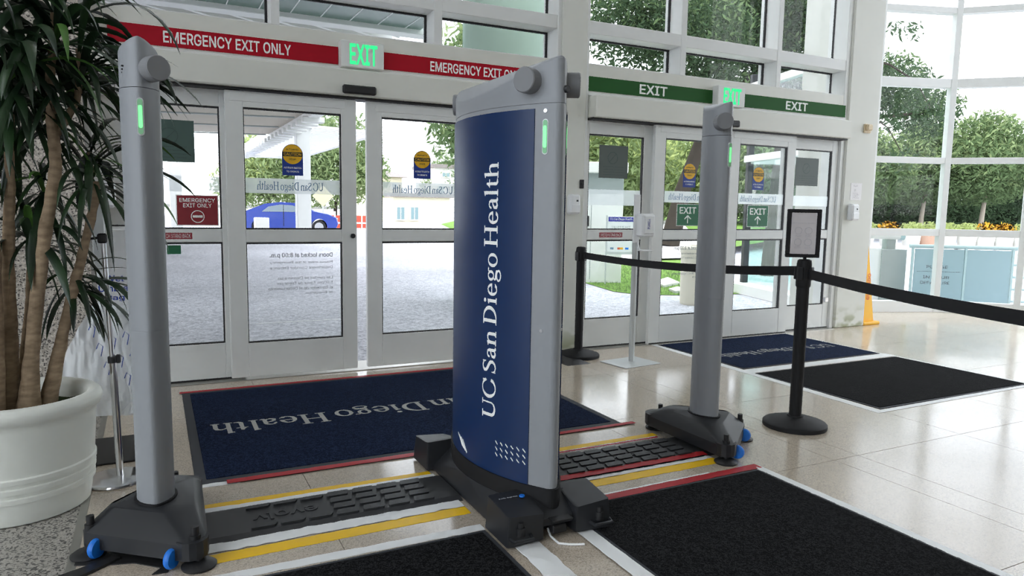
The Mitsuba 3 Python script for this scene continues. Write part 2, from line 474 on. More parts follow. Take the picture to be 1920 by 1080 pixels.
fl = struct('floor', 'polished terrazzo floor', prism_z(floor_poly, -0.30, -0.004), 'joint')
xs = [-0.30, 0.62, 1.55, 2.45, 3.26, 3.45, 4.38, 5.30, 6.22, 7.15, 8.08, 9.0, 9.9, 10.9]
ys = [-7.2, -5.3, -3.4, -1.5, 0.35, 1.45, 2.55, 3.65, 4.75, 5.66, 6.7]
for i in range(len(xs) - 1):
    for j in range(len(ys) - 1):
        c = shapely.box(xs[i] + 0.0015, ys[j] + 0.0015, xs[i + 1] - 0.0015, ys[j + 1] - 0.0015).intersection(floor_poly)
        for g in getattr(c, 'geoms', [c]):
            if g.area > 0.01:
                part(fl, 'tile', prism_z(g, -0.02, 0.0), 'terrazzo')
gx = [-3.2, -2.2, -1.25, -0.33]
for i in range(3):
    for j in range(0, len(ys) - 2):
        part(fl, 'granite_tile', box(gx[i] + 0.001, gx[i + 1] - 0.001, ys[j] + 0.001, ys[j + 1] - 0.001, -0.02, 0.0), 'granite_floor', label='speckled grey granite tile')
part(fl, 'divider_strip', box(-0.331, -0.299, -7.2, 5.6, -0.02, 0.001), 'metal_strip', label='thin metal divider strip between granite and terrazzo')


def frame_wall(key, x0, x1, y0, y1, z0, z1):
    return part(key, 'frame', box(x0, x1, y0, y1, z0, z1, 0.006), 'white_frame')


wf = struct('wall_front', 'white framed entrance wall with two sets of sliding doors')
GY = 5.88                                                     # plane of the upper glass
# posts, pillar, fascias
part(wf, 'post', box(3.31, 3.575, 5.655, 5.96, 0, 6.0, 0.006), 'pillar_paint')
part(wf, 'post', box(3.275, 3.312, 5.675, 5.95, 0, 6.0, 0.004), 'white_frame')
part(wf, 'post', box(3.573, 3.61, 5.675, 5.95, 0, 6.0, 0.004), 'white_frame')
part(wf, 'pillar', box(7.075, 7.585, 5.655, 6.35, 0, 6.0, 0.012), 'pillar_paint')
part(wf, 'pillar_trim', box(7.02, 7.078, 5.685, 5.95, 0, 6.0, 0.004), 'white_frame')
part(wf, 'pillar_trim', box(7.58, 7.78, 6.25, 6.42, 0, 6.0, 0.012), 'white_frame')
for (x0, x1) in ((-0.37, 3.28), (3.60, 7.03)):
    part(wf, 'fascia', box(x0, x1, 5.69, 5.95, 2.395, 2.66, 0.004), 'cream_panel')
    part(wf, 'ledge', box(x0, x1, 5.665, 5.72, 2.372, 2.402, 0.004), 'white_frame')
    part(wf, 'header_box', box(x0 + 0.02, x1 - 0.01, 5.555, 5.76, 2.170, 2.368, 0.008), 'cream_panel', label='long off-white door operator housing')
    part(wf, 'header_gap', box(x0 + 0.02, x1 - 0.01, 5.60, 5.75, 2.155, 2.172), 'gasket')
    part(wf, 'threshold', box(x0, x1, 5.62, 5.97, -0.01, 0.006), 'metal_strip')
part(wf, 'end_post', box(-0.40, -0.352, 5.68, 5.95, 0, 6.0, 0.004), 'white_frame')

# left narrow side window next to the doors
w = struct('window_1', 'narrow white side window left of the doors behind the plant')
for b in ((-0.352, -0.15, 5.69, 5.76, 0, 0.28), (-0.352, -0.15, 5.69, 5.76, 1.04, 1.165), (-0.352, -0.15, 5.69, 5.76, 2.05, 2.40), (-0.158, -0.10, 5.69, 5.76, 0, 2.40)):
    part(w, 'rail', box(*b, 0.004), 'white_frame')
part(w, 'gasket', box(-0.165, -0.157, 5.688, 5.72, 1.165, 2.05), 'gasket')
part(w, 'gasket', box(-0.352, -0.157, 5.688, 5.72, 1.163, 1.172), 'gasket')
part(w, 'panel', box(-0.352, -0.158, 5.735, 5.755, 1.165, 2.05), 'wall_white')
part(w, 'panel', box(-0.352, -0.158, 5.735, 5.755, 0.28, 1.04), 'wall_white')


def sheet(x0, x1, y, z0, z1):
    v = np.array([[x0, y, z0], [x1, y, z0], [x1, y, z1], [x0, y, z1]], float)
    return trimesh.Trimesh(v, [[0, 1, 2], [0, 2, 3]], process=False)


def leaf(name, label, x0, x1, yf, zb, zt, gx0, gx1, th=0.045):
    d = struct(name, label)
    y1 = yf + th
    zs = (zb, 0.285, 1.045, 1.145, 2.035, zt)
    part(d, 'stile', box(x0, gx0, yf, y1, zb, zt, 0.004), 'white_frame')
    part(d, 'stile', box(gx1, x1, yf, y1, zb, zt, 0.004), 'white_frame')
    part(d, 'bottom_rail', box(gx0, gx1, yf + 0.001, y1 - 0.001, zb, zs[1], 0.003), 'white_frame')
    part(d, 'middle_rail', box(gx0, gx1, yf + 0.001, y1 - 0.001, zs[2], zs[3], 0.006), 'white_frame')
    part(d, 'top_rail', box(gx0, gx1, yf + 0.001, y1 - 0.001, zs[4], zt, 0.003), 'white_frame')
    for (a, b) in ((zs[1], zs[2]), (zs[3], zs[4])):
        yg = yf + 0.022
        part(d, 'pane', sheet(gx0, gx1, yg, a, b), 'glass')
        g = 0.009
        part(d, 'gasket', cat(box(gx0, gx0 + g * 0.5, yf + 0.003, yg + 0.01, a, b), box(gx1 - g, gx1, yf + 0.003, yg + 0.01, a, b),
                              box(gx0, gx1, yf + 0.003, yg + 0.01, a, a + g), box(gx0, gx1, yf + 0.003, yg + 0.01, b - g * 1.3, b)), 'gasket')
    if zb == 0:
        part(d, 'sweep', box(x0 + 0.01, x1 - 0.01, yf - 0.003, yf + 0.01, 0.004, 0.018), 'gasket')
    return d, y1


YL, YS = 5.635, 5.715
d, _ = leaf('door_1', 'fixed side leaf left of the emergency exit doors', -0.10, 0.60, YS, 0.0, 2.16, -0.03, 0.455)
d, _ = leaf('door_2', 'left sliding leaf of the emergency exit doors', 0.488, 1.445, YL, 0.022, 2.15, 0.613, 1.327)
part(d, 'track_cover', box(0.52, 1.36, YL - 0.004, YL + 0.002, 2.075, 2.14, 0.002), 'white_frame')
part(d, 'lock', rot(cyl((0, 0, 0), (0, 0, 0.012), 0.019, 20), 90, [1, 0, 0], (0, 0, 0)).apply_translation([1.412, YL, 1.093]), 'charcoal', label='round dark lock cylinder')
d, _ = leaf('door_3', 'right sliding leaf of the emergency exit doors', 1.528, 2.49, YL, 0.022, 2.15, 1.652, 2.368)
part(d, 'track_cover', box(1.60, 2.47, YL - 0.004, YL + 0.002, 2.075, 2.14, 0.002), 'white_frame')
d, _ = leaf('door_4', 'fixed side leaf hidden behind the tall blue tower', 2.38, 3.275, YS, 0.0, 2.16, 2.54, 3.16)
d, _ = leaf('door_5', 'fixed side leaf left of the green exit doors', 3.612, 4.50, YS, 0.0, 2.16, 3.66, 4.285)
d, _ = leaf('door_6', 'left sliding leaf of the green exit doors', 4.36, 5.305, YL, 0.0, 2.185, 4.492, 5.18)
part(d, 'track_cover', box(4.42, 5.25, YL - 0.004, YL + 0.002, 2.09, 2.16, 0.002), 'white_frame')
d, _ = leaf('door_7', 'right sliding leaf of the green exit doors', 5.308, 6.262, YL, 0.0, 2.185, 5.457, 6.135)
part(d, 'track_cover', box(5.36, 6.20, YL - 0.004, YL + 0.002, 2.09, 2.16, 0.002), 'white_frame')
d, _ = leaf('door_8', 'fixed side leaf right of the green exit doors', 6.16, 7.02, YS, 0.0, 2.16, 6.27, 6.925)
part(d, 'latch', box(6.93, 6.99, YS - 0.025, YS, 0.31, 0.365, 0.004), 'chrome', label='small chrome floor latch')

# upper windows
rails = [(2.645, 2.665), (2.93, 3.045), (4.15, 4.26), (5.40, 5.50)]


def upper(name, label, x0, x1, mulls):
    w = struct(name, label)
    for i, (a, b) in enumerate(rails):
        part(w, 'transom', box(x0, x1, 5.692, 5.95, a, b, 0.004), 'white_frame')
    for (a, b) in mulls:
        part(w, 'mullion', box(a, b, 5.688, 5.955, 2.655, 6.0, 0.004), 'white_frame')
    cells = [x0] + [c for m_ in mulls for c in m_] + [x1]
    for i in range(0, len(cells), 2):
        a, b = cells[i], cells[i + 1]
        for k in range(3):
            z0, z1 = rails[k][1], rails[k + 1][0]
            part(w, 'pane', sheet(a, b, GY, z0, z1), 'glass')
            part(w, 'gasket', cat(box(b - 0.018, b, GY - 0.01, GY + 0.01, z0, z1), box(a, b, GY - 0.01, GY + 0.01, z1 - 0.016, z1), box(a, b, GY - 0.01, GY + 0.01, z0, z0 + 0.006)), 'gasket')
    return w


upper('window_2', 'white framed windows above the emergency exit doors', -0.352, 3.276, [(0.83, 0.892), (2.11, 2.182)])
upper('window_3', 'white framed windows above the green exit doors', 3.608, 7.03, [(4.67, 4.738), (5.96, 6.025)])

# curved glazed bay
wb = struct('window_4', 'round glazed bay with white mullions right of the pillar')
brails = [(0.0, 0.158), (1.05, 1.145), (2.03, 2.108), (3.03, 3.145), (3.99, 4.065), (4.95, 5.03), (5.9, 6.0)]
for k in range(len(bay_pts) - 1):
    a, b = bay_pts[k], bay_pts[k + 1]
    L = float(np.linalg.norm(b - a))
    ang = math.degrees(math.atan2(*(b - a)[::-1]))
    for (z0, z1) in brails:
        m_ = box(0, L, -0.05, 0.07, z0, z1, 0.004)
        part(wb, 'transom', mv(rotz(m_, ang), a[0], a[1], 0), 'white_frame')
    for (z0, z1) in [(brails[i][1], brails[i + 1][0]) for i in range(6)]:
        m_ = sheet(0, L, 0.03, z0, z1)
        part(wb, 'pane', mv(rotz(m_, ang), a[0], a[1], 0), 'glass')
for k, a in enumerate(bay_pts):
    th = bay_angles[k]
    m_ = box(-0.07, 0.06, -0.038, 0.038, 0, 6.0, 0.004)
    part(wb, 'mullion', mv(rotz(m_, th), a[0], a[1], 0), 'white_frame')


# rest of the lobby shell: right and back glazed walls, left wall
def curtain(name, label, p, q, bays, z0=0.0):
    w = struct(name, label)
    p, q = np.array(p, float), np.array(q, float)
    L = float(np.linalg.norm(q - p))
    ang = math.degrees(math.atan2(*(q - p)[::-1]))
    rl = [(z0, z0 + 0.16), (1.05, 1.14), (2.03, 2.11), (3.03, 3.14), (3.99, 4.07), (4.95, 5.03), (5.9, 6.0)]
    rl = [r for r in rl if r[0] >= z0]
    for (a, b) in rl:
        part(w, 'transom', mv(rotz(box(0, L, -0.05, 0.06, a, b), ang), p[0], p[1], 0), 'white_frame')
    for k in range(bays + 1):
        x = L * k / bays
        part(w, 'mullion', mv(rotz(box(x - 0.035, x + 0.035, -0.06, 0.07, 0, 6.0), ang), p[0], p[1], 0), 'white_frame')
    for (a, b) in zip(rl[:-1], rl[1:]):
        part(w, 'pane', mv(rotz(sheet(0, L, 0.03, a[1], b[0]), ang), p[0], p[1], 0), 'glass')


curtain('window_5', 'glazed wall along the left of the lobby behind the camera', (-3.1, 3.2), (-3.1, -4.0), 7)
struct('wall_left', 'rear part of the left lobby wall', box(-3.2, -3.0, -7.2, -4.0, 0, 6.0), 'wall_white')
struct('wall_right', 'right lobby wall', box(8.45, 8.65, -7.2, 2.0, 0, 6.0), 'wall_white')
struct('wall_back', 'back lobby wall', box(-3.2, 8.6, -7.2, -7.0, 0, 6.0), 'wall_white')
struct('wall_left', 'left lobby wall', box(-3.2, -3.0, 3.2, 6.0, 0, 6.0), 'wall_white')
wg = struct('wall_pier', 'speckled granite wall facing beside the doors', box(-3.0, -0.40, 5.50, 5.98, 0, 6.0), 'joint')
for zi in range(6):
    z0, z1 = zi * 1.03 + 0.002, min((zi + 1) * 1.03 - 0.002, 6.0)
    for (a, b) in ((-3.0, -1.75), (-1.746, -0.385)):
        part(wg, 'granite_panel', box(a, b, 5.455, 5.505, z0, z1, 0.003), 'pebble')
ce = struct('ceiling', 'white lobby ceiling', prism_z(floor_poly.buffer(0.1), 6.0, 6.25), 'ceiling_white')

# ---------------------------------------------------------------- signs and stickers on the entrance wall
GROUP_RED, GROUP_GREEN = 'red sign bands above the emergency exit doors', 'green sign bands above the exit doors'


def band(x0, x1, bsdf, label, group, text, tx0, tx1, tz0, tz1):
    s = thing('sign_band', label, 'sign', group)
    part(s, 'board', box(x0, x1, 5.680, 5.692, 2.418, 2.548, 0.001), bsdf)
    m_ = fit(sans(text, 1.0, 0.002, True), tx0, tx1, 0, tz1 - tz0)
    part(s, 'lettering', on_wall(m_, 0, 5.680, tz0), 'white_print', label='white capital lettering')


band(-0.235, 1.322, 'sign_red', 'red sign band reading EMERGENCY EXIT ONLY, left of the first exit sign', GROUP_RED, 'EMERGENCY EXIT ONLY', 0.105, 0.968, 2.442, 2.523)
band(1.668, 3.275, 'sign_red', 'red sign band reading EMERGENCY EXIT ONLY, partly behind the tall blue tower', GROUP_RED, 'EMERGENCY EXIT ONLY', 2.075, 2.95, 2.440, 2.521)
band(3.585, 5.10, 'sign_green', 'green sign band reading EXIT, nearer the post beside the blue tower', GROUP_GREEN, 'EXIT', 4.185, 4.515, 2.437, 2.527)
band(5.475, 7.05, 'sign_green', 'green sign band reading EXIT, next to the right pillar', GROUP_GREEN, 'EXIT', 6.115, 6.445, 2.436, 2.526)

bs('exit_glow', {'type': 'diffuse', 'reflectance': {'type': 'rgb', 'value': [0.05, 0.5, 0.2]}})


def exit_sign(x0, x1, label):
    s = thing('exit_sign', label, 'sign', 'lit exit signs')
    part(s, 'housing', box(x0, x1, 5.60, 5.69, 2.392, 2.592, 0.006), 'white_frame')
    w = x1 - x0
    m_ = fit(sans('EXIT', 1.0, 0.003, True), x0 + 0.20 * w, x1 - 0.16 * w, 0, 0.155)
    part(s, 'lettering', on_wall(m_, 0, 5.60, 2.415), 'exit_glow', label='glowing green letters',
         emitter={'type': 'area', 'radiance': {'type': 'rgb', 'value': [0.01, 0.30, 0.085]}})


exit_sign(1.325, 1.662, 'white box with glowing green EXIT between the two red bands')
exit_sign(5.09, 5.452, 'white box with glowing green EXIT between the two green bands')


def sensor(x0, x1, label):
    s = thing('motion_sensor', label, 'sensor', 'black door motion sensors')
    part(s, 'body', box(x0, x1, 5.515, 5.556, 2.182, 2.246, 0.01), 'black_plastic')
    part(s, 'lens_window', box(x0 + 0.02, x1 - 0.02, 5.511, 5.517, 2.190, 2.222, 0.002), 'gasket')


sensor(1.32, 1.578, 'black motion sensor bar above the emergency exit door gap')
sensor(5.10, 5.325, 'black motion sensor bar above the green exit doors')

YG, YGS = YL + 0.020, YS + 0.020                              # just inside the panes


def arch_poly(x0, x1, z0, z1):
    r = (x1 - x0) / 2
    return unary_union([shapely.box(x0, z0, x1, z1 - r), Point((x0 + x1) / 2, z1 - r).buffer(r, 16)])


def caution(x0, x1, z0, z1, label):
    s = thing('caution_sticker', label, 'sticker', 'caution stickers on the door glass')
    r = (x1 - x0) / 2
    cx, cz = (x0 + x1) / 2, z1 - r
    part(s, 'backing', on_wall(prism(arch_poly(x0, x1, z0, z1), 0.001), 0, YG, 0), 'sticker_blue')
    part(s, 'disc', on_wall(prism(Point(cx, cz).buffer(r * 0.96, 20), 0.001), 0, YG - 0.001, 0), 'sticker_yellow', label='yellow disc with black lettering')
    part(s, 'bar', on_wall(prism(shapely.box(cx - r * 0.98, cz - r * 0.2, cx + r * 0.98, cz + r * 0.22), 0.0008), 0, YG - 0.002, 0), 'black_plastic')
    part(s, 'lettering', on_wall(fit(sans('CAUTION', 1, 0.0006, True), cx - r * 0.85, cx + r * 0.85, cz - r * 0.12, cz + r * 0.15), 0, YG - 0.0028, 0), 'sticker_yellow')
    part(s, 'lettering', on_wall(cat(fit(sans('AUTOMATIC', 1, 0.0006, True), cx - r * 0.6, cx + r * 0.6, cz + r * 0.40, cz + r * 0.56),
                                     fit(sans('DOOR', 1, 0.0006, True), cx - r * 0.32, cx + r * 0.32, cz - r * 0.58, cz - r * 0.40)), 0, YG - 0.002, 0), 'black_plastic')
    part(s, 'lettering', on_wall(cat(fit(sans('ACTIVATE SWITCH', 1, 0.0006, True), cx - r * 0.85, cx + r * 0.85, z0 + 0.050, z0 + 0.064),
                                     fit(sans('TO OPERATE', 1, 0.0006, True), cx - r * 0.6, cx + r * 0.6, z0 + 0.022, z0 + 0.036)), 0, YG - 0.001, 0), 'white_print')


caution(0.885, 1.038, 1.553, 1.788, 'yellow and blue caution sticker on the left emergency door leaf')
caution(1.925, 2.070, 1.563, 1.790, 'yellow and blue caution sticker on the right emergency door leaf')
caution(4.735, 4.895, 1.570, 1.808, 'yellow and blue caution sticker between blue tower and right grey column')
caution(5.665, 5.828, 1.568, 1.810, 'yellow and blue caution sticker right of the right grey column')


def frosted(x0, x1, y, z0, z1, label, text=True, t=None):
    s = thing('frosted_band', label, 'decal', 'frosted bands on the door glass')
    part(s, 'strip', sheet(x0, x1, y + 0.0005, z0, z1), 'frosted')
    if t:
        m_ = mirror_x(fit(serif(UC, 0.0005, 0.006), 0, 1, -0.26, 1.06))
        m_ = fit(m_, t[0], t[1], -0.25 * 0.066, 0.066)
        part(s, 'lettering', on_wall(m_, 0, y - 0.0005, (z0 + z1) / 2 - 0.030), 'print_blue', label='mirrored blue lettering')


frosted(0.615, 1.325, YG, 1.414, 1.526, 'frosted band with mirrored lettering on left emergency door leaf', t=(0.70, 1.19))
frosted(1.654, 2.366, YG, 1.416, 1.528, 'frosted band with mirrored lettering on right emergency door leaf', t=(1.745, 2.27))
frosted(-0.03, 0.453, YGS, 1.414, 1.528, 'plain frosted band behind the left grey column')
frosted(3.662, 4.283, YGS, 1.376, 1.524, 'plain frosted band above the white sanitizer dispenser')
frosted(4.494, 5.178, YG, 1.416, 1.528, 'frosted band with mirrored lettering left of the right grey column', t=(4.56, 5.12))
frosted(5.459, 6.133, YG, 1.416, 1.528, 'frosted band with mirrored lettering right of the right grey column', t=(5.50, 6.02))
frosted(6.272, 6.923, YGS, 1.410, 1.524, 'plain frosted band above the framed notice')


def exit_sticker(x0, x1, z0, z1, label):
    s = thing('exit_sticker', label, 'sticker', 'green exit stickers on the door glass')
    cx, h = (x0 + x1) / 2, z1 - z0
    part(s, 'border', on_wall(prism(shapely.box(x0, z0, x1, z1), 0.001), 0, YG, 0), 'white_print')
    part(s, 'backing', on_wall(prism(shapely.box(x0 + 0.006, z0 + 0.005, x1 - 0.006, z1 - 0.005), 0.001), 0, YG - 0.001, 0), 'sticker_green')
    part(s, 'lettering', on_wall(fit(sans('EXIT', 1, 0.0006, True), x0 + 0.035, x1 - 0.035, z0 + h * 0.56, z0 + h * 0.86), 0, YG - 0.002, 0), 'white_print')
    a = unary_union([LineString([(cx, z0 + h * 0.12), (cx, z0 + h * 0.45)]).buffer(0.006, cap_style=2), LineString([(cx - 0.04, z0 + h * 0.32), (cx, z0 + h * 0.47), (cx + 0.04, z0 + h * 0.32)]).buffer(0.006, cap_style=2)])
    part(s, 'arrow', on_wall(prism(a, 0.0006), 0, YG - 0.002, 0), 'white_print')


exit_sticker(4.672, 4.955, 1.184, 1.404, 'green EXIT sticker with arrow left of the right grey column')
exit_sticker(5.615, 5.918, 1.177, 1.408, 'green EXIT sticker with arrow right of the right grey column')

s = thing('emergency_sticker', 'dark red EMERGENCY EXIT ONLY sticker on glass beside left column', 'sticker')
part(s, 'border', on_wall(prism(shapely.box(0.15, 1.168, 0.435, 1.390), 0.001), 0, YGS, 0), 'white_print')
part(s, 'backing', on_wall(prism(shapely.box(0.156, 1.173, 0.429, 1.385), 0.001), 0, YGS - 0.001, 0), 'sticker_red')
part(s, 'lettering', on_wall(cat(fit(sans('EMERGENCY', 1, 0.0006, True), 0.172, 0.413, 1.338, 1.368), fit(sans('EXIT ONLY', 1, 0.0006, True), 0.196, 0.389, 1.300, 1.330)), 0, YGS - 0.002, 0), 'white_print')
part(s, 'symbol', on_wall(prism(unary_union([Point(0.292, 1.234).buffer(0.046).difference(Point(0.292, 1.234).buffer(0.040)), shapely.box(0.258, 1.226, 0.326, 1.243)]), 0.0006), 0, YGS - 0.002, 0), 'white_print')

for (x0, x1, lab) in ((0.01, 0.250, 'small red STAND BACK strip on the rail beside left column'), (3.80, 4.065, 'small red STAND BACK strip on the rail beside sanitizer stand')):
    s = thing('warning_strip', lab, 'sticker', 'red warning strips on the door rails')
    part(s, 'backing', box(x0, x1, YS - 0.001, YS + 0.002, 1.070, 1.116), 'sticker_red')
    part(s, 'lettering', on_wall(fit(sans('SWITCH STAND BACK', 1, 0.0006), x0 + 0.012, x1 - 0.012, 1.078, 1.108), 0, YS - 0.001, 0), 'white_print')
s = thing('small_sticker', 'small teal sticker on lower glass beside left column', 'sticker', None, on_wall(prism(shapely.box(0.08, 0.96, 0.172, 1.024), 0.001), 0, YGS, 0), 'sticker_green')

for (x0, x1, z0, z1, lab, b) in ((-0.02, 0.285, 1.625, 1.922, 'dark green square sign on glass beside the left column', 'dark_sign'),
                                 (3.785, 4.115, 1.634, 1.942, 'dark green square sign on glass above the sanitizer stand', 'dark_sign_grey'),
                                 (6.375, 6.735, 1.636, 1.944, 'dark green square sign on glass beside the right pillar', 'dark_sign_grey')):
    s = thing('dark_sign', lab, 'sign', 'dark square signs on the side glass')
    part(s, 'backing', on_wall(prism(shapely.box(x0, z0, x1, z1), 0.001), 0, YGS, 0), b)
    cx, cz = (x0 + x1) / 2 - 0.01, z0 + (z1 - z0) * 0.62
    o = Point(cx, cz).buffer(0.058).difference(Point(cx, cz).buffer(0.051))
    lines = [LineString([(cx - 0.036, cz - 0.036), (cx + 0.036, cz + 0.036)]).buffer(0.003)] + [shapely.box(x0 + 0.05, z0 + 0.03 + 0.025 * k, x1 - 0.05, z0 + 0.034 + 0.025 * k) for k in range(4)]
    part(s, 'print', on_wall(prism(unary_union([o] + lines), 0.0005), 0, YGS - 0.001, 0), 'dark_sign_print')


def rev_text(lines, xr, y, bsdf, thing_key):
    for (t, z, h, wid) in lines:
        m_ = mirror_x(fit(sans(t, 1, 0.0005, h > 0.03), 0, wid, 0 if 'p' not in t else -h * 0.2, h))
        part(thing_key, 'lettering', on_wall(m_, xr, y, z), bsdf)


h = thing('hours_lettering', 'mirrored grey Doors locked lettering on left emergency door leaf', 'lettering')
LN = [('Doors locked at 8:00 p.m.', 0.928, 0.036, 0.475), ('Please enter at the Emergency', 0.876, 0.024, 0.475), ('Department Corridor Entrance', 0.836, 0.024, 0.475),
      ('Las puertas se Cierran a las', 0.756, 0.024, 0.42), ('8:00pm. Favor de Entrar por', 0.716, 0.024, 0.43), ('el Corredor de el Departamento', 0.676, 0.024, 0.49), ('de Emergencia.', 0.636, 0.024, 0.22)]
rev_text(LN, 1.255, YG, 'print_grey', h)
h = thing('hours_lettering', 'mirrored grey Doors locked lettering left of the right grey column', 'lettering')
rev_text([(t, z + 0.015, hh, w) for (t, z, hh, w) in LN], 5.12, YG, 'print_grey', h)

# small wall fittings
for (x, z0, z1, lab) in ((3.318, 1.525, 1.605, 'small black wall switch on the left edge of the white post'), (3.525, 1.525, 1.605, 'small black wall switch on the right edge of the white post')):
    s = thing('wall_switch', lab, 'switch', 'black switches on the white post')
    part(s, 'plate', box(x, x + 0.045, 5.645, 5.656, z0, z1, 0.003), 'black_plastic')
    part(s, 'toggle', box(x + 0.014, x + 0.031, 5.640, 5.646, z0 + 0.028, z0 + 0.052, 0.002), 'charcoal')
for (x0, x1, z0, z1, yy, lab) in ((3.385, 3.495, 1.285, 1.468, 5.655, 'white wall dispenser box on the post beside the blue tower'), (7.145, 7.265, 1.255, 1.445, 5.655, 'white wall dispenser box on the right pillar'),
                                  (-0.335, -0.225, 1.29, 1.475, 5.69, 'white wall dispenser box behind the plant')):
    s = thing('wall_dispenser', lab, 'dispenser', 'white wall dispenser boxes')
    part(s, 'body', box(x0, x1, yy - 0.085, yy, z0, z1, 0.018), 'plastic_white')
    part(s, 'window', box(x0 + 0.062, x0 + 0.082, yy - 0.088, yy - 0.08, z1 - 0.066, z1 - 0.050, 0.002), 'charcoal')
    part(s, 'cover', box(x0 + 0.006, x1 - 0.006, yy - 0.090, yy - 0.07, z0 + 0.012, z0 + 0.095, 0.008), 'plastic_white')
s = thing('wall_notice', 'white paper notice with small print on the right pillar', 'notice')
part(s, 'paper', box(7.19, 7.375, 5.651, 5.656, 1.492, 1.686), 'paper')
part(s, 'print', on_wall(cat(fit(sans('Notice', 1, 0.0006), 7.235, 7.30, 1.645, 1.665), fit(sans('n', 1, 0.0006, True), 7.25, 7.275, 1.59, 1.615), *[prism(shapely.box(7.22, 1.515 + 0.018 * k, 7.335 - 0.02 * (k % 2), 1.520 + 0.018 * k), 0.0006) for k in range(4)]), 0, 5.651, 0), 'ink_soft')
for (x, z, yy, lab) in ((7.335, 2.262, 5.655, 'small beige sounder box high on the right pillar'), (-0.375, 2.215, 5.68, 'beige sounder box beside the red band behind the plant')):
    s = thing('wall_sounder', lab, 'alarm sounder', 'beige wall sounders')
    part(s, 'base', box(x, x + 0.11, yy - 0.02, yy, z, z + 0.10, 0.005), 'ivory')
    part(s, 'cover', box(x + 0.01, x + 0.10, yy - 0.055, yy - 0.018, z + 0.025, z + 0.095, 0.012), 'ivory')
s = thing('wall_card', 'small white printed card above the narrow side window', 'notice')
part(s, 'card', box(-0.335, -0.16, 5.680, 5.690, 2.075, 2.18, 0.002), 'paper')
part(s, 'print', on_wall(cat(*[prism(shapely.box(-0.30, 2.10 + 0.022 * k, -0.20, 2.106 + 0.022 * k), 0.0006) for k in range(3)]), 0, 5.680, 0), 'ink_soft')

# ---------------------------------------------------------------- floor mats and tape
MZ = 0.009


def mat(x0, x1, y0, y1, bsdf, label, group, border=0.035, border_sides='xy', skew=0.0):
    s = thing('floor_mat', label, 'mat', group)
    part(s, 'border', box(x0, x1, y0, y1, 0.0005, 0.005, 0.002), 'mat_border')
    part(s, 'pile', box(x0 + border, x1 - border, y0 + border, y1 - border, 0.002, MZ, 0.003), bsdf)
    return s


def mat_text(s, x_end, x_start, y_top, y_base):
    """Lettering that reads from the door side: turned half round."""
    m_ = fit(serif(UC, 0.0006, 0.004), 0, x_start - x_end, -0.27 * (y_base - y_top), 1.03 * (y_base - y_top))
    m_ = mv(rotz(m_, 180), x_start, y_base, MZ)
    part(s, 'lettering', m_, 'mat_letter', label='light grey serif lettering')


m1 = mat(0.135, 2.58, 3.565, 5.385, 'mat_blue', 'large navy mat with grey lettering before the emergency doors', 'navy lettered mats', 0.05)
mat_text(m1, 0.26, 2.38, 4.31, 4.52)
m2 = mat(4.45, 6.20, 4.43, 5.59, 'mat_blue', 'smaller navy mat with grey lettering before the green exit doors', 'navy lettered mats', 0.02)
mat_text(m2, 4.63, 6.08, 4.83, 4.97)
mat(4.42, 6.20, 3.12, 4.27, 'mat_black', 'black mat beside the smaller navy mat, beyond the stanchion', 'black floor mats', 0.02)
mat(1.585, 2.765, -0.6, 2.615, 'mat_black', 'black mat in the foreground right of the tall blue tower', 'black floor mats', 0.02)
mat(-0.30, 1.185, -0.6, 2.565, 'mat_black', 'black mat in the foreground left of the tall blue tower', 'black floor mats', 0.02)


def tape(x0, y0, x1, y1, w, bsdf, colour_label, z=0.0008, jag=0.0, group=None, seed=0, wrinkle=0.0012):
    r = np.random.default_rng(seed)
    L = math.hypot(x1 - x0, y1 - y0)
    n = max(2, int(L / 0.035))
    d = np.array([x1 - x0, y1 - y0]) / L
    nn = np.array([-d[1], d[0]])
    v, f = [], []
    for i in range(n + 1):
        c = np.array([x0, y0]) + d * L * i / n
        ja, jb = (0.5 * r.normal(0, jag, 2) if jag else (0, 0))
        for k, o in enumerate((-w / 2 + ja, -w / 6, w / 6, w / 2 + jb)):
            q = c + nn * o
            zz = z + 0.0006 + (abs(r.normal(0, wrinkle)) if k in (1, 2) else abs(r.normal(0, wrinkle * 0.3)))
            v.append([q[0], q[1], zz])
        for k in range(4):
            q = c + nn * (-w / 2 + ja, -w / 6, w / 6, w / 2 + jb)[k]
            v.append([q[0], q[1], z])
    for i in range(n):
        for k in range(3):
            a, b, c_, e = i * 8 + k, i * 8 + k + 1, (i + 1) * 8 + k + 1, (i + 1) * 8 + k
            f += [[a, e, c_], [a, c_, b]]
        for (a, b) in ((0, 4), (7, 3)):
            f += [[i * 8 + a, i * 8 + b, (i + 1) * 8 + b], [i * 8 + a, (i + 1) * 8 + b, (i + 1) * 8 + a]]
    m_ = trimesh.Trimesh(v, f, process=False)
    return thing('tape_strip', colour_label, 'tape', group, m_, bsdf, 35)


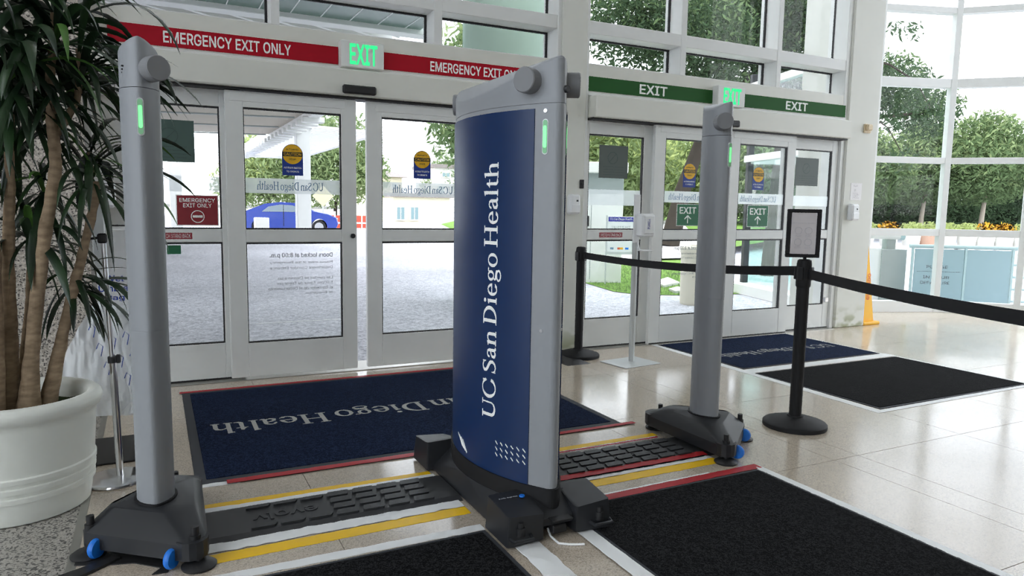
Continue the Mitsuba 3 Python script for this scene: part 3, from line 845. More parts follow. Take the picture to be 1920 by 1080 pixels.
RG, YG2, WG = 'red tape strips on the floor', 'yellow tape strips on the floor', 'white tape strips on the floor'
tape(0.12, 5.40, 2.60, 5.40, 0.045, 'red_tape', 'red tape along the door edge of the large navy mat', 0.006, 0, RG, 1)
tape(0.27, 3.545, 1.40, 3.545, 0.05, 'red_tape', 'red tape along the front edge of the navy mat, left of the blue tower', 0.006, 0.002, RG, 2)
tape(1.55, 3.545, 2.66, 3.545, 0.04, 'red_tape', 'red tape along the front edge of the navy mat, right of the blue tower', 0.006, 0.002, RG, 3)
tape(0.13, 3.555, 0.33, 3.545, 0.055, 'white_tape', 'short white tape piece at the front left corner of the navy mat', 0.0005, 0.005, WG, 4)
tape(0.15, 3.285, 1.20, 3.268, 0.05, 'yellow_tape', 'yellow tape behind the left ramp, nearer the navy mat', 0.0005, 0.001, YG2, 5)
tape(0.15, 3.235, 1.21, 3.222, 0.055, 'white_tape', 'white tape along the far edge of the left ramp', 0.001, 0.005, WG, 6)
tape(0.14, 2.858, 1.20, 2.862, 0.075, 'white_tape', 'torn white tape along the near edge of the left ramp', 0.003, 0.010, WG, 7, 0.003)
tape(0.14, 2.770, 1.20, 2.785, 0.075, 'yellow_tape', 'wide yellow tape in front of the left ramp', 0.0005, 0.002, YG2, 8, 0.002)
tape(0.02, 2.615, 1.19, 2.600, 0.055, 'white_tape', 'white tape along the edge of the left foreground black mat', 0.001, 0.004, WG, 9)
tape(1.70, 3.305, 2.64, 3.310, 0.05, 'yellow_tape', 'yellow tape behind the right ramp, nearer the navy mat', 0.0005, 0.001, YG2, 10)
tape(1.70, 3.262, 2.62, 3.262, 0.035, 'white_tape', 'white tape along the far edge of the right ramp', 0.001, 0.003, WG, 11)
tape(1.69, 3.235, 2.60, 3.235, 0.018, 'red_tape', 'thin red tape along the far edge of the right ramp', 0.012, 0.002, RG, 12)
tape(1.70, 2.905, 2.66, 2.905, 0.055, 'red_tape', 'dark red tape along the near edge of the right ramp', 0.013, 0.004, RG, 13, 0.0025)
tape(1.72, 2.865, 2.67, 2.865, 0.035, 'white_tape', 'crinkled white tape between red and yellow beside the right ramp', 0.003, 0.004, WG, 14, 0.004)
tape(1.74, 2.805, 2.67, 2.815, 0.075, 'yellow_tape', 'wide yellow tape in front of the right ramp', 0.0005, 0.003, YG2, 15, 0.003)
tape(1.69, 2.630, 2.80, 2.648, 0.055, 'red_tape', 'red tape along the far edge of the right foreground black mat', 0.006, 0.002, RG, 16)
tape(1.69, 2.668, 2.50, 2.680, 0.028, 'white_tape', 'white tape beside the red tape right of the blue tower', 0.0005, 0.002, WG, 17)
tape(2.785, 2.655, 2.785, -0.4, 0.05, 'white_tape', 'white tape along the right edge of the foreground black mat', 0.004, 0.001, WG, 18)
tape(1.555, 2.40, 1.545, -0.4, 0.07, 'white_tape', 'white tape along the left edge of the right foreground mat', 0.0052, 0.002, WG, 19)
tape(1.285, 2.42, 1.24, -0.4, 0.11, 'white_tape', 'wide crumpled white tape running out from under the blue tower', 0.004, 0.004, WG, 20, 0.006)
tape(4.415, 5.64, 6.23, 5.64, 0.05, 'white_tape', 'white tape between the far navy mat and the green exit doors', 0.0005, 0.001, WG, 21)
tape(4.43, 5.66, 4.36, 3.06, 0.08, 'white_tape', 'long white tape along the left edge of the far mats', 0.0008, 0.001, WG, 22)
tape(6.215, 5.64, 6.215, 4.40, 0.03, 'white_tape', 'white tape along the right edge of the far navy mat', 0.0008, 0.001, WG, 23)
tape(4.37, 4.35, 6.25, 4.36, 0.12, 'white_tape', 'wide white tape between the far navy mat and black mat', 0.0012, 0.001, WG, 24)
tape(4.35, 3.085, 6.25, 3.105, 0.05, 'white_tape', 'white tape along the near edge of the far black mat', 0.0012, 0.001, WG, 25)
tape(6.225, 4.36, 6.225, 3.08, 0.035, 'white_tape', 'white tape along the right edge of the far black mat', 0.0008, 0.001, WG, 26)


# ---------------------------------------------------------------- cable ramps between the columns
def ramp(x0, x1, label, letters):
    s = thing('cable_ramp', label, 'cable ramp', 'black rubber cable ramps')
    prof = Polygon([(2.885, 0.0), (2.925, 0.014), (3.185, 0.014), (3.225, 0.0)])
    m_ = prism(prof, x1 - x0)                               # (y, z, x)
    m_.vertices = m_.vertices[:, [2, 0, 1]] + [x0, 0, 0]
    if m_.volume < 0:
        m_.invert()
    part(s, 'base', m_, 'rubber')

    def pad(cx, cy, w, d):
        return prism_z(Polygon([(cx - w / 2, cy - d / 2), (cx + w / 2, cy - d / 2), (cx + w / 2 + 0.01, cy + d / 2), (cx - w / 2 + 0.01, cy + d / 2)]).buffer(0.006), 0.012, 0.0225)
    n = 0
    for i in range(7 if letters else 8):
        cx = x1 - 0.17 - 0.115 * i
        for j in range(4):
            cy = 2.952 + 0.068 * j
            if letters and i >= 4 and j in (1, 2):
                continue
            if cx - 0.05 < x0 + 0.02:
                continue
            thin = letters and i >= 4
            part(s, 'tread', pad(cx, cy, 0.082, 0.036 if not thin else 0.018), 'rubber')
    t = fit(sans('evolv', 1, 0.004, True), 0, 0.27, 0, 0.075)
    xl = x0 + 0.47 if letters else x0 + 0.62
    part(s, 'lettering', mv(rotz(t, 180), xl, 3.085, 0.0135), 'rubber', label='raised lettering')


ramp(0.13, 1.22, 'black rubber cable ramp between left column and blue tower', True)
ramp(1.68, 2.72, 'black rubber cable ramp between blue tower and right column', False)


# ---------------------------------------------------------------- screening towers
def lens(w, L, rnd, off=0.0):
    """Lens outline centred on the origin, long axis along y, half-width w, half-length L."""
    R = (w * w + L * L) / (2 * w)
    g = Point(R - w, 0).buffer(R, 180).intersection(Point(w - R, 0).buffer(R, 180))
    return g.buffer(-rnd).buffer(rnd + off, 16)


def ring_pts(poly, n=120):
    c = poly.exterior
    return np.array([c.interpolate(k / n, normalized=True).coords[0] for k in range(n)])


def loft(rings, cap0=True, cap1=True):
    n = len(rings[0])
    v = np.vstack(rings)
    f = []
    for i in range(len(rings) - 1):
        a = i * n + np.arange(n)
        b = i * n + (np.arange(n) + 1) % n
        f += [np.stack([a, b, b + n], 1), np.stack([a, b + n, a + n], 1)]
    k = len(v)
    v = np.vstack([v, rings[0].mean(0), rings[-1].mean(0)])
    o = (len(rings) - 1) * n
    a, b = np.arange(n), (np.arange(n) + 1) % n
    if cap0:
        f.append(np.stack([a * 0 + k, b, a], 1))
    if cap1:
        f.append(np.stack([a * 0 + k + 1, o + a, o + b], 1))
    m_ = trimesh.Trimesh(v, np.vstack(f), process=False)
    if m_.volume < 0:
        m_.invert()
    return m_


def dome_cap(poly, z0, ztop, drop, w):
    p = ring_pts(poly)
    r = [np.c_[p, np.full(len(p), z0)], np.c_[p * 0.997, np.full(len(p), z0 + 0.004)]]
    def zt(x):
        return ztop - drop * (np.abs(x) / w) ** 1.5
    r.append(np.c_[p * 0.997, zt(p[:, 0]) - 0.012])
    q = p * [0.94, 0.985]
    r.append(np.c_[q, zt(q[:, 0]) - 0.003])
    for s_ in (0.8, 0.6, 0.4, 0.2, 0.02):
        q = p * [s_, 0.98]
        r.append(np.c_[q, zt(q[:, 0])])
    return loft(r)


def disc(c, nrm, r, depth):
    nrm = np.array(nrm) / np.linalg.norm(nrm)
    c = np.array(c)
    prof = [c - nrm * depth, c - nrm * depth * 0.5, c - nrm * 0.004, c]
    return tube(prof, [r, r, r, r * 0.93], 40)


GLOW = {'type': 'area', 'radiance': {'type': 'rgb', 'value': [0.05, 0.34, 0.09]}}
bs('lamp_green', {'type': 'diffuse', 'reflectance': {'type': 'rgb', 'value': [0.3, 0.6, 0.35]}})


def pill(c, nrm, w, h, depth=0.006):
    """An upright pill-shaped lamp cover at c on a face with horizontal normal nrm."""
    g = unary_union([shapely.box(-w / 2, -h / 2 + w / 2, w / 2, h / 2 - w / 2), Point(0, -h / 2 + w / 2).buffer(w / 2, 8), Point(0, h / 2 - w / 2).buffer(w / 2, 8)])
    m_ = prism(g, depth)
    m_.apply_transform(WALL)
    return mv(rotz(m_, math.degrees(math.atan2(nrm[1], nrm[0])) + 90), *c)


def lamp(parent, c, nrm, w=0.017, h=0.125, lab='glowing green status light'):
    part(parent, 'light_bezel', pill(np.array(c) - 0.004 * np.array([nrm[0], nrm[1], 0]), nrm, w + 0.006, h + 0.008), 'steel_grey')
    part(parent, 'status_light', pill(np.array(c) - 0.003 * np.array([nrm[0], nrm[1], 0]), nrm, w, h, 0.007), 'lamp_green')
    part(parent, 'status_light', pill(np.array(c) - 0.0024 * np.array([nrm[0], nrm[1], 0]), nrm, w * 0.8, h * 0.66, 0.0072), 'lamp_green', label=lab, emitter=GLOW)


def corner_hull(corners, z0, z1, shrink=0.0):
    pts = []
    for (x, y, r) in corners:
        for a in np.linspace(0, 2 * math.pi, 14, endpoint=False):
            for z in (z0, z1):
                pts.append([x + (r - shrink) * math.cos(a), y + (r - shrink) * math.sin(a), z])
    return pts


def side_column(name_label, px, py, sgn):
    """sgn=+1: its lane lies on the +x side."""
    s = thing('screening_column', name_label, 'screening column', 'grey screening columns')

    def X(m_):
        m_ = m_.copy()
        if sgn < 0:
            m_ = mirror_x(m_)
        return mv(m_, px, py, 0)
    P = lens(0.068, 0.108, 0.022)
    rp = ring_pts(P)

    def shell(z0, z1, k=1.0):
        e = 0.003
        return loft([np.c_[rp * k * 0.985, np.full(len(rp), z0)], np.c_[rp * k, np.full(len(rp), z0 + e)], np.c_[rp * k, np.full(len(rp), z1 - e)], np.c_[rp * k * 0.985, np.full(len(rp), z1)]])
    part(s, 'lower_post', X(shell(0.15, 0.846)), 'tower_grey', 40)
    part(s, 'upper_post', X(shell(0.846, 1.745, 1.008)), 'tower_grey', 40)
    part(s, 'cap', X(dome_cap(lens(0.0675, 0.107, 0.022), 1.747, 1.925, 0.035, 0.068)), 'tower_grey', 40)
    n = (0.46, -0.89)
    lg = [disc((-0.0555 + 0.004 * abs(k) * 0, -0.052 + 0.006 * k, 1.80 + 0.011 * abs(k)), (-0.93, -0.36, 0), 0.0032, 0.012) for k in (-2, -1, 0, 1, 2)]
    part(s, 'emblem', X(cat(*lg)), 'gasket', label='small dark dotted emblem')
    part(s, 'sensor_disc', X(disc((0.066, -0.132, 1.815), (n[0], n[1], 0), 0.046, 0.075)), 'tower_disc', 35)
    # status light on the narrow edge
    c = np.array([0.0, -0.1085, 1.640])
    for nm, m_, b, e in (('light_bezel', pill(c + [0, 0.005, 0], (0, -1), 0.024, 0.136), 'steel_grey', None), ('status_light', pill(c + [0, 0.004, 0], (0, -1), 0.017, 0.126, 0.007), 'lamp_green', None),
                         ('status_light', pill(c + [0, 0.0034, 0], (0, -1), 0.0135, 0.082, 0.0072), 'lamp_green', GLOW)):
        part(s, nm, X(m_), b, label='glowing green status light' if e else None, **({'emitter': e} if e else {}))
    # collar and base
    part(s, 'collar', X(prism_z(lens(0.068, 0.108, 0.022, 0.010), 0.10, 0.172)), 'black_matte', 30)
    A, B, C = (-0.205, -0.055, 0.045), (0.115, -0.305, 0.055), (0.105, 0.285, 0.075)
    base = cat(hull(corner_hull((A, B, C), 0.035, 0.075)), hull(corner_hull((A, B, C), 0.07, 0.095) + corner_hull(((-0.11, -0.02, 0.05), (0.06, -0.13, 0.07), (0.065, 0.14, 0.075)), 0.12, 0.165)))
    part(s, 'base', X(base), 'charcoal', 25)
    part(s, 'corner_cover', X(hull(corner_hull((B, (0.10, -0.24, 0.05)), 0.045, 0.103, -0.003))), 'charcoal', 25)
    part(s, 'corner_cover', X(hull(corner_hull((C, (0.09, 0.23, 0.06)), 0.045, 0.105, -0.003))), 'charcoal', 25)
    for (x, y) in ((-0.225, -0.06), (0.125, -0.32), (0.075, 0.30)):
        part(s, 'adjuster_knob', X(cat(cyl((x, y, 0.09), (x, y, 0.118), 0.020, 16), cyl((x, y, 0.11), (x, y, 0.150), 0.014, 16))), 'black_plastic', 30)
    for (x, y) in ((-0.235, -0.075), (0.135, -0.335), (0.10, 0.31)):
        part(s, 'foot_pad', X(cat(lathe([(0, 0), (0.060, 0), (0.062, 0.008), (0.045, 0.020), (0.014, 0.024), (0, 0.024)], 28, (x, y, 0)), cyl((x, y, 0.02), (x, y, 0.05), 0.012, 10))), 'black_plastic', 30)
    dface = np.array([0.32, -0.25]) / math.hypot(0.32, 0.25)
    for (x, y) in ((-0.205, -0.118), (0.045, -0.322)):
        c = np.array([x, y, 0.043])
        a = np.array([dface[0], dface[1], 0]) * 0.011
        wh = part(s, 'caster', X(tube([c - a * 1.1, c - a, c - a * 0.3, c + a * 0.3, c + a, c + a * 1.1], [0.024, 0.034, 0.038, 0.038, 0.034, 0.024], 28)), 'blue_wheel', 40, label='blue caster wheel')
        part(wh, 'fork', X(box(x + 0.012, x + 0.04, y - 0.012, y + 0.035, 0.035, 0.07, 0.006)), 'black_plastic')
    return s


side_column('grey screening column at left, beside the potted plant', -0.029, 3.075, 1)
side_column('grey screening column at right, before the black belt barrier', 2.822, 3.10, -1)

# the tall double-sided tower in the middle
CX, CY, W, LH = 1.432, 2.93, 0.18, 0.51
tw = thing('screening_tower', 'tall blue panelled screening tower standing between the two ramps', 'screening tower')
TP = lens(W, LH, 0.030)
tp = ring_pts(TP, 200)


def at_tower(m_):
    return mv(m_, CX, CY, 0)


part(tw, 'body', at_tower(loft([np.c_[tp * 0.995, np.full(200, 0.15)], np.c_[tp, np.full(200, 0.155)], np.c_[tp, np.full(200, 1.738)], np.c_[tp * 0.995, np.full(200, 1.741)]])), 'tower_grey', 40)
part(tw, 'cap', at_tower(dome_cap(lens(W, LH, 0.030), 1.742, 1.920, 0.118, W)), 'tower_grey', 40)
R_ = (W * W + LH * LH) / (2 * W)


def arc_pt(y, off, side):
    a = math.asin(y / R_)
    x = (R_ + off) * math.cos(a) - (R_ - W)
    return np.array([side * x, (R_ + off) * math.sin(a)])


for side, lab in ((-1, 'blue curved panel facing the potted plant'), (1, 'blue curved panel facing the right column')):
    ysn = np.linspace(-0.405, 0.405, 60)
    outer = [arc_pt(y, 0.0045, side) for y in ysn]
    inner = [arc_pt(y, -0.004, side) for y in ysn[::-1]]
    pn = part(tw, 'panel', at_tower(prism_z(Polygon(outer + inner), 0.165, 1.722)), 'panel_blue', 40, label=lab)
    if side < 0:
        t = fit(serif(UC, 1.0, 0.004), 0, 1.095, -0.27 * 0.088, 1.03 * 0.088)
        t = t.subdivide_to_size(0.03)
        v = t.vertices.copy()
        ytow = (2.693 - CY) + v[:, 1]
        o = 0.0045 + v[:, 2] * 0.001
        a = np.arcsin(np.clip(ytow / R_, -1, 1))
        t.vertices = np.c_[-((R_ + o) * np.cos(a) - (R_ - W)), (R_ + o) * np.sin(a), 0.425 + v[:, 0]]
        part(pn, 'lettering', at_tower(t), 'white_print', label='white upright serif lettering')
        dash = []
        for i in range(6):
            for j in range(3):
                y0, z0 = -0.395 + 0.028 * i, 0.268 + 0.026 * j
                q = [arc_pt(y0, 0.005, -1), arc_pt(y0 + 0.012, 0.005, -1)]
                dash.append(hull([[q[0][0], q[0][1], z0], [q[0][0], q[0][1], z0 + 0.005], [q[1][0], q[1][1], z0 + 0.012], [q[1][0], q[1][1], z0 + 0.017],
                                  [q[0][0] - 0.0015, q[0][1], z0], [q[0][0] - 0.0015, q[0][1], z0 + 0.005], [q[1][0] - 0.0015, q[1][1], z0 + 0.012], [q[1][0] - 0.0015, q[1][1], z0 + 0.017]]))
        for d_ in dash:
            part(pn, 'mark', at_tower(d_), 'white_print')
        strokes = []
        for k in range(4):
            q0, q1 = arc_pt(-0.02 + 0.016 * k, 0.006, -1), arc_pt(0.03 + 0.022 * k, 0.006, -1)
            strokes.append(tube([[q0[0], q0[1], 0.215 + 0.006 * k], [q1[0], q1[1], 0.265 + 0.004 * k]], [0.0035, 0.0015], 6))
        part(pn, 'emblem', at_tower(cat(*strokes)), 'white_print', label='white wave strokes')
    else:
        t = fit(serif(UC, 1.0, 0.004), 0, 1.095, -0.27 * 0.088, 1.03 * 0.088).subdivide_to_size(0.03)
        v = t.vertices.copy()
        ytow = (CY - 2.693) - v[:, 1]
        o = 0.0045 + v[:, 2] * 0.001
        a = np.arcsin(np.clip(ytow / R_, -1, 1))
        t.vertices = np.c_[((R_ + o) * np.cos(a) - (R_ - W)), (R_ + o) * np.sin(a), 0.425 + v[:, 0]]
        part(pn, 'lettering', at_tower(t), 'white_print', label='white upright serif lettering')
for (sx, sy) in ((-1, -1), (1, -1), (-1, 1), (1, 1)):
    q = arc_pt(-0.385, 0, 1) * [sx, 1]
    nrm = np.array([0.88 * sx, 0.47 * sy])
    q = np.array([arc_pt(0.385, 0, 1)[0] * sx, 0.385 * sy])
    if sy < 0 or True:
        pj_ = 0.052 if sy < 0 else 0.016
        c = np.array([CX + q[0] + nrm[0] * pj_, CY + q[1] + nrm[1] * pj_, 1.829])
        part(tw, 'sensor_disc', disc(c, (nrm[0], nrm[1], 0), 0.050, 0.075), 'tower_disc', 35)
    q = np.array([arc_pt(0.446, 0, 1)[0] * sx, 0.446 * sy])
    nl = np.array([math.cos(math.asin(0.446 / R_)) * sx, 0.446 / R_ * sy])
    lamp(tw, (CX + q[0], CY + q[1], 1.612), nl, 0.019, 0.130)
    q2 = np.array([arc_pt(0.446, 0, 1)[0] * sx, 0.446 * sy])
    part(tw, 'screw', disc((CX + q2[0] + nl[0] * 0.004, CY + q2[1] + nl[1] * 0.004, 1.712), (nl[0], nl[1], 0), 0.008, 0.008), 'chrome', label='chrome screw')
    part(tw, 'screw', disc((CX + q2[0] + nl[0] * 0.003, CY + q2[1] + nl[1] * 0.003, 0.84), (nl[0], nl[1], 0), 0.007, 0.008), 'chrome', label='chrome screw')
part(tw, 'camera_lens', disc((CX + 0.024, CY - LH + 0.016, 1.795), (0.35, -0.93, 0), 0.014, 0.02), 'gasket', label='black camera eye')
part(tw, 'collar', at_tower(prism_z(lens(W, LH, 0.030, 0.012), 0.10, 0.186)), 'black_matte', 30)

# base: flared skirt with raised corner housings
tb = lens(W, LH, 0.030, 0.016)
skirt = hull([[x * 1.0, y * 0.98, 0.115] for x, y in ring_pts(tb, 60)] + [[sx * 0.205, y, z] for sx in (-1, 1) for y in (-0.36, 0.36) for z in (0.006, 0.032)] + [[sx * 0.10, sy * 0.46, z] for sx in (-1, 1) for sy in (-1, 1) for z in (0.006, 0.06)])
part(tw, 'base', at_tower(skirt), 'charcoal', 20)
for sy in (-1, 1):
    bl = []
    for sx in (-1, 1):
        x0, x1, y0, y1 = 0.085 * sx, 0.228 * sx, 0.375 * sy, 0.545 * sy
        pts = []
        for (x, y, z) in ((x0, y0, 0.155), (x1, y0, 0.150), (x1 * 0.98, y1, 0.130), (x0, y1, 0.120), (x0, y0, 0.012), (x1 * 1.02, y0 * 0.96, 0.012), (x1 * 1.02, y1 * 1.02, 0.012), (x0, y1, 0.012)):
            for a in np.linspace(0, 2 * math.pi, 8, endpoint=False):
                pts.append([x + 0.012 * math.cos(a), y + 0.012 * math.sin(a), z])
        h_ = part(tw, 'corner_housing', at_tower(hull(pts)), 'charcoal', 30)
        kx, ky = 0.185 * sx, 0.560 * sy
        part(h_, 'adjuster_knob', at_tower(cat(cyl((kx, ky, 0.05), (kx, ky, 0.085), 0.019, 16), cyl((kx, ky, 0.08), (kx, ky, 0.105), 0.013, 16))), 'black_plastic', 30)
        part(h_, 'handle', at_tower(tube([[kx - 0.045, ky - 0.01 * sy, 0.045], [kx - 0.04, ky + 0.035 * sy, 0.045], [kx + 0.04, ky + 0.035 * sy, 0.045], [kx + 0.05, ky - 0.01 * sy, 0.045]], 0.008, 8)), 'charcoal', 40)
        part(h_, 'foot_pad', at_tower(lathe([(0, 0), (0.045, 0), (0.047, 0.01), (0.03, 0.018), (0, 0.018)], 24, (kx * 0.95, 0.50 * sy, 0))), 'black_plastic', 30)
    part(tw, 'nose', at_tower(hull([[sx * 0.09, 0.42 * sy, z] for sx in (-1, 1) for z in (0.02, 0.15)] + [[sx * 0.07, 0.535 * sy, z] for sx in (-1, 1) for z in (0.055, 0.085)])), 'charcoal')
    part(tw, 'connector_shelf', at_tower(box(-0.045, 0.05, 0.53 * sy, 0.575 * sy, 0.082, 0.088, 0.002)), 'black_plastic')
    part(tw, 'connector_block', at_tower(box(-0.03, 0.035, 0.50 * sy, 0.55 * sy, 0.02, 0.055, 0.004)), 'black_plastic')
part(tw, 'screw', disc((1.262, 2.84, 0.072), (-0.6, 0, 0.8), 0.012, 0.006), 'chrome', label='bright screw head on the skirt')
part(tw, 'indicator', disc((CX - 0.115, CY - 0.435, 0.158), (0, 0, 1), 0.012, 0.006), 'blue_wheel', label='small blue indicator dot')
part(tw, 'lettering', mv(rotz(fit(sans('evolv express', 1, 0.001), 0, 0.085, 0, 0.013), 0), CX - 0.215, CY - 0.43, 0.152), 'print_grey')
cb = thing('loose_cable', 'loose white cable end on the floor in front of the blue tower', 'cable', None,
           tube([[1.40, 2.42, 0.03], [1.395, 2.385, 0.012], [1.40, 2.33, 0.006], [1.44, 2.30, 0.006], [1.49, 2.28, 0.006]], 0.005, 8), 'white_tape', 40)

# black offcuts and plates on the floor
def slab(poly, z0, z1, bsdf, name, label, cat_):
    return thing(name, label, cat_, None, prism_z(poly, z0, z1), bsdf, 20)


slab(Polygon([(-0.30, 3.0), (-0.305, 2.93), (-0.20, 2.885), (-0.11, 2.86), (-0.02, 2.78), (-0.05, 2.74), (0.0, 2.735), (0.02, 2.80), (-0.1, 2.98)]), 0.0006, 0.004, 'black_plastic', 'rubber_sheet', 'flat black rubber sheet under the left column base', 'rubber sheet')
slab(Polygon([(-0.345, 2.85), (-0.17, 2.935), (-0.155, 2.91), (-0.20, 2.875), (-0.30, 2.80), (-0.42, 2.70), (-0.47, 2.72)]), 0.0006, 0.012, 'black_plastic', 'rubber_offcut', 'narrow black rubber offcut at the bottom edge left of the column', 'rubber offcut')
t = thing('door_wedge', 'black rubber wedge behind the tall blue tower near the post', 'door stop', None,
          hull([[3.12, 5.12, 0], [3.36, 5.12, 0], [3.12, 5.50, 0], [3.36, 5.50, 0], [3.20, 5.40, 0.03], [3.30, 5.40, 0.03]]), 'black_plastic')


# ---------------------------------------------------------------- stanchions and belts
def stanchion(x, y, label, ztop=1.045, r=0.19):
    s = thing('stanchion', label, 'stanchion', 'black belt stanchions')
    part(s, 'base', lathe([(0, 0), (r, 0), (r + 0.002, 0.006), (r + 0.002, 0.024), (r - 0.006, 0.032), (0.12, 0.052), (0.05, 0.066), (0.046, 0.075), (0, 0.075)], 56, (x, y, 0)), 'black_matte', 30)
    part(s, 'post', cyl((x, y, 0.06), (x, y, 0.90), 0.037, 28), 'black_matte', 30)
    part(s, 'belt_head', lathe([(0, 0.88), (0.040, 0.88), (0.044, 0.89), (0.044, ztop - 0.03), (0.040, ztop - 0.006), (0.03, ztop), (0, ztop)], 32, (x, y, 0)), 'black_matte', 30)
    for a in range(4):
        c = np.array([x, y, 0]) + 0.048 * np.array([math.cos(a * math.pi / 2 + 0.3), math.sin(a * math.pi / 2 + 0.3), 0])
        part(s, 'belt_clip', rotz(box(c[0] - 0.008, c[0] + 0.008, c[1] - 0.018, c[1] + 0.018, ztop - 0.125, ztop - 0.045, 0.004), math.degrees(a * math.pi / 2 + 0.3), c), 'black_plastic')
    return s


def belt(p, q, zp, zq, hgt, sag, label):
    p, q = np.array(p, float), np.array(q, float)
    n = 24
    d = (q - p) / np.linalg.norm(q - p)
    nn = np.array([-d[1], d[0]]) * 0.001
    v, f = [], []
    for i in range(n + 1):
        t_ = i / n
        c = p + (q - p) * t_
        z = zp + (zq - zp) * t_ - sag * 4 * t_ * (1 - t_)
        for s_ in (-1, 1):
            for e in (-1, 1):
                v.append([c[0] + s_ * nn[0], c[1] + s_ * nn[1], z + e * hgt / 2])
    for i in range(n):
        a, b = i * 4, (i + 1) * 4
        f += [[a, b, b + 1], [a, b + 1, a + 1], [a + 2, a + 3, b + 3], [a + 2, b + 3, b + 2], [a + 1, b + 1, b + 3], [a + 1, b + 3, a + 3], [a, a + 2, b + 2], [a, b + 2, b]]
    return thing('barrier_belt', label, 'belt', 'black barrier belts', trimesh.Trimesh(v, f, process=False), 'black_matte')


S1, S2, S3 = (3.42, 5.43), (3.56, 3.09), (2.72, 1.06)
stanchion(*S1, 'black stanchion standing in front of the white post', 1.0)
stanchion(*S2, 'black stanchion carrying the framed notice', 1.05)
stanchion(*S3, 'black stanchion at the near end of the belt, outside the picture', 1.05)


def towards(a, b, r=0.05):
    a, b = np.array(a), np.array(b)
    return a + (b - a) / np.linalg.norm(b - a) * (r + 0.004)


belt(towards(S1, S2), towards(S2, S1), 0.925, 0.975, 0.058, 0.035, 'black belt stretched between the post stanchion and the notice stanchion')
belt(towards(S2, S3), towards(S3, S2), 0.965, 0.965, 0.058, 0.02, 'black belt running from the notice stanchion out to the right')
fr = thing('notice_frame', 'black framed paper notice on top of the stanchion', 'sign frame')
fa = -38.0
FC = (3.535, 3.09, 0)


def inframe(m_):
    return mv(rotz(m_, fa), *FC)


part(fr, 'stem', cyl((S2[0], S2[1], 1.04), (S2[0], S2[1], 1.075), 0.010, 12), 'black_matte', 30)
for (x0, x1, z0, z1) in ((-0.098, 0.098, 1.062, 1.082), (-0.098, 0.098, 1.335, 1.355), (-0.098, -0.074, 1.08, 1.337), (0.074, 0.098, 1.08, 1.337)):
    part(fr, 'frame_bar', inframe(box(x0, x1, -0.012, 0.012, z0, z1, 0.003)), 'black_matte')
part(fr, 'back', inframe(box(-0.09, 0.09, 0.004, 0.010, 1.07, 1.345)), 'black_plastic')
pg = np.array([[x, -0.003 - 0.004 * (0.5 + 0.5 * math.sin(3 * (z - 1.1) * 9)) * (abs(x) / 0.07), z] for z in np.linspace(1.083, 1.334, 12) for x in np.linspace(-0.073, 0.073, 7)])
pf = [[i * 7 + j, i * 7 + j + 1, (i + 1) * 7 + j + 1, (i + 1) * 7 + j] for i in range(11) for j in range(6)]
pf = np.array(pf)
pm = trimesh.Trimesh(pg, np.vstack([pf[:, [0, 1, 2]], pf[:, [0, 2, 3]]]), process=False)
pgk = part(fr, 'paper', inframe(pm), bs('paper2', {'type': 'twosided', 'bsdf': {'type': 'diffuse', 'reflectance': {'type': 'rgb', 'value': [0.66, 0.62, 0.63]}}}), True)
prn = [prism(shapely.box(-0.065, 1.270, 0.060, 1.272), 0.0005)]
for (cx, cz) in ((-0.030, 1.225), (0.028, 1.225), (-0.030, 1.155), (0.028, 1.155)):
    prn.append(prism(Point(cx, cz).buffer(0.022).difference(Point(cx, cz).buffer(0.019)), 0.0005))
    prn += [prism(shapely.box(cx - 0.018, cz - 0.030 - 0.007 * k, cx + 0.018, cz - 0.028 - 0.007 * k), 0.0005) for k in range(2)]
part(pgk, 'print', inframe(on_wall(cat(*prn), 0, -0.0075, 0)), 'ink_soft')

# ---------------------------------------------------------------- hand sanitizer stand
SX, SYy = 3.735, 5.05
s = thing('sanitizer_stand', 'white hand sanitizer dispenser on a pole with a flat base plate', 'sanitizer stand')
bp = box(-0.21, 0.21, -0.165, 0.165, 0, 0.008, 0.003)
part(s, 'base_plate', mv(rotz(bp, 8), 3.70, 5.02, 0), 'steel_grey')
part(s, 'pole', tube([[SX, SYy, 0.006], [SX - 0.005, SYy, 1.15]], 0.025, 20), 'steel_grey', 30)
part(s, 'back_plate', box(SX - 0.045, SX + 0.02, SYy - 0.03, SYy - 0.012, 1.05, 1.47, 0.006), 'plastic_white')
part(s, 'dispenser_body', box(SX - 0.020, SX + 0.115, SYy - 0.12, SYy - 0.015, 1.105, 1.305, 0.016), 'plastic_white')
part(s, 'dispenser_cover', box(SX - 0.012, SX + 0.107, SYy - 0.128, SYy - 0.10, 1.125, 1.295, 0.014), 'plastic_white')
lt = fit(sans('PURELL', 1, 0.001, True), 0, 0.085, 0, 0.026)
lt = on_wall(rotz(lt, 90), SX + 0.052, SYy - 0.128, 1.175)
part(s, 'lettering', lt, 'navy_logo', label='upright navy lettering')
part(s, 'drip_tray', cat(box(SX - 0.005, SX + 0.10, SYy - 0.12, SYy - 0.02, 0.985, 0.993, 0.003), tube([[SX, SYy - 0.03, 1.06], [SX + 0.01, SYy - 0.04, 1.0], [SX + 0.02, SYy - 0.05, 0.99]], 0.008, 8)), 'plastic_white', 30)

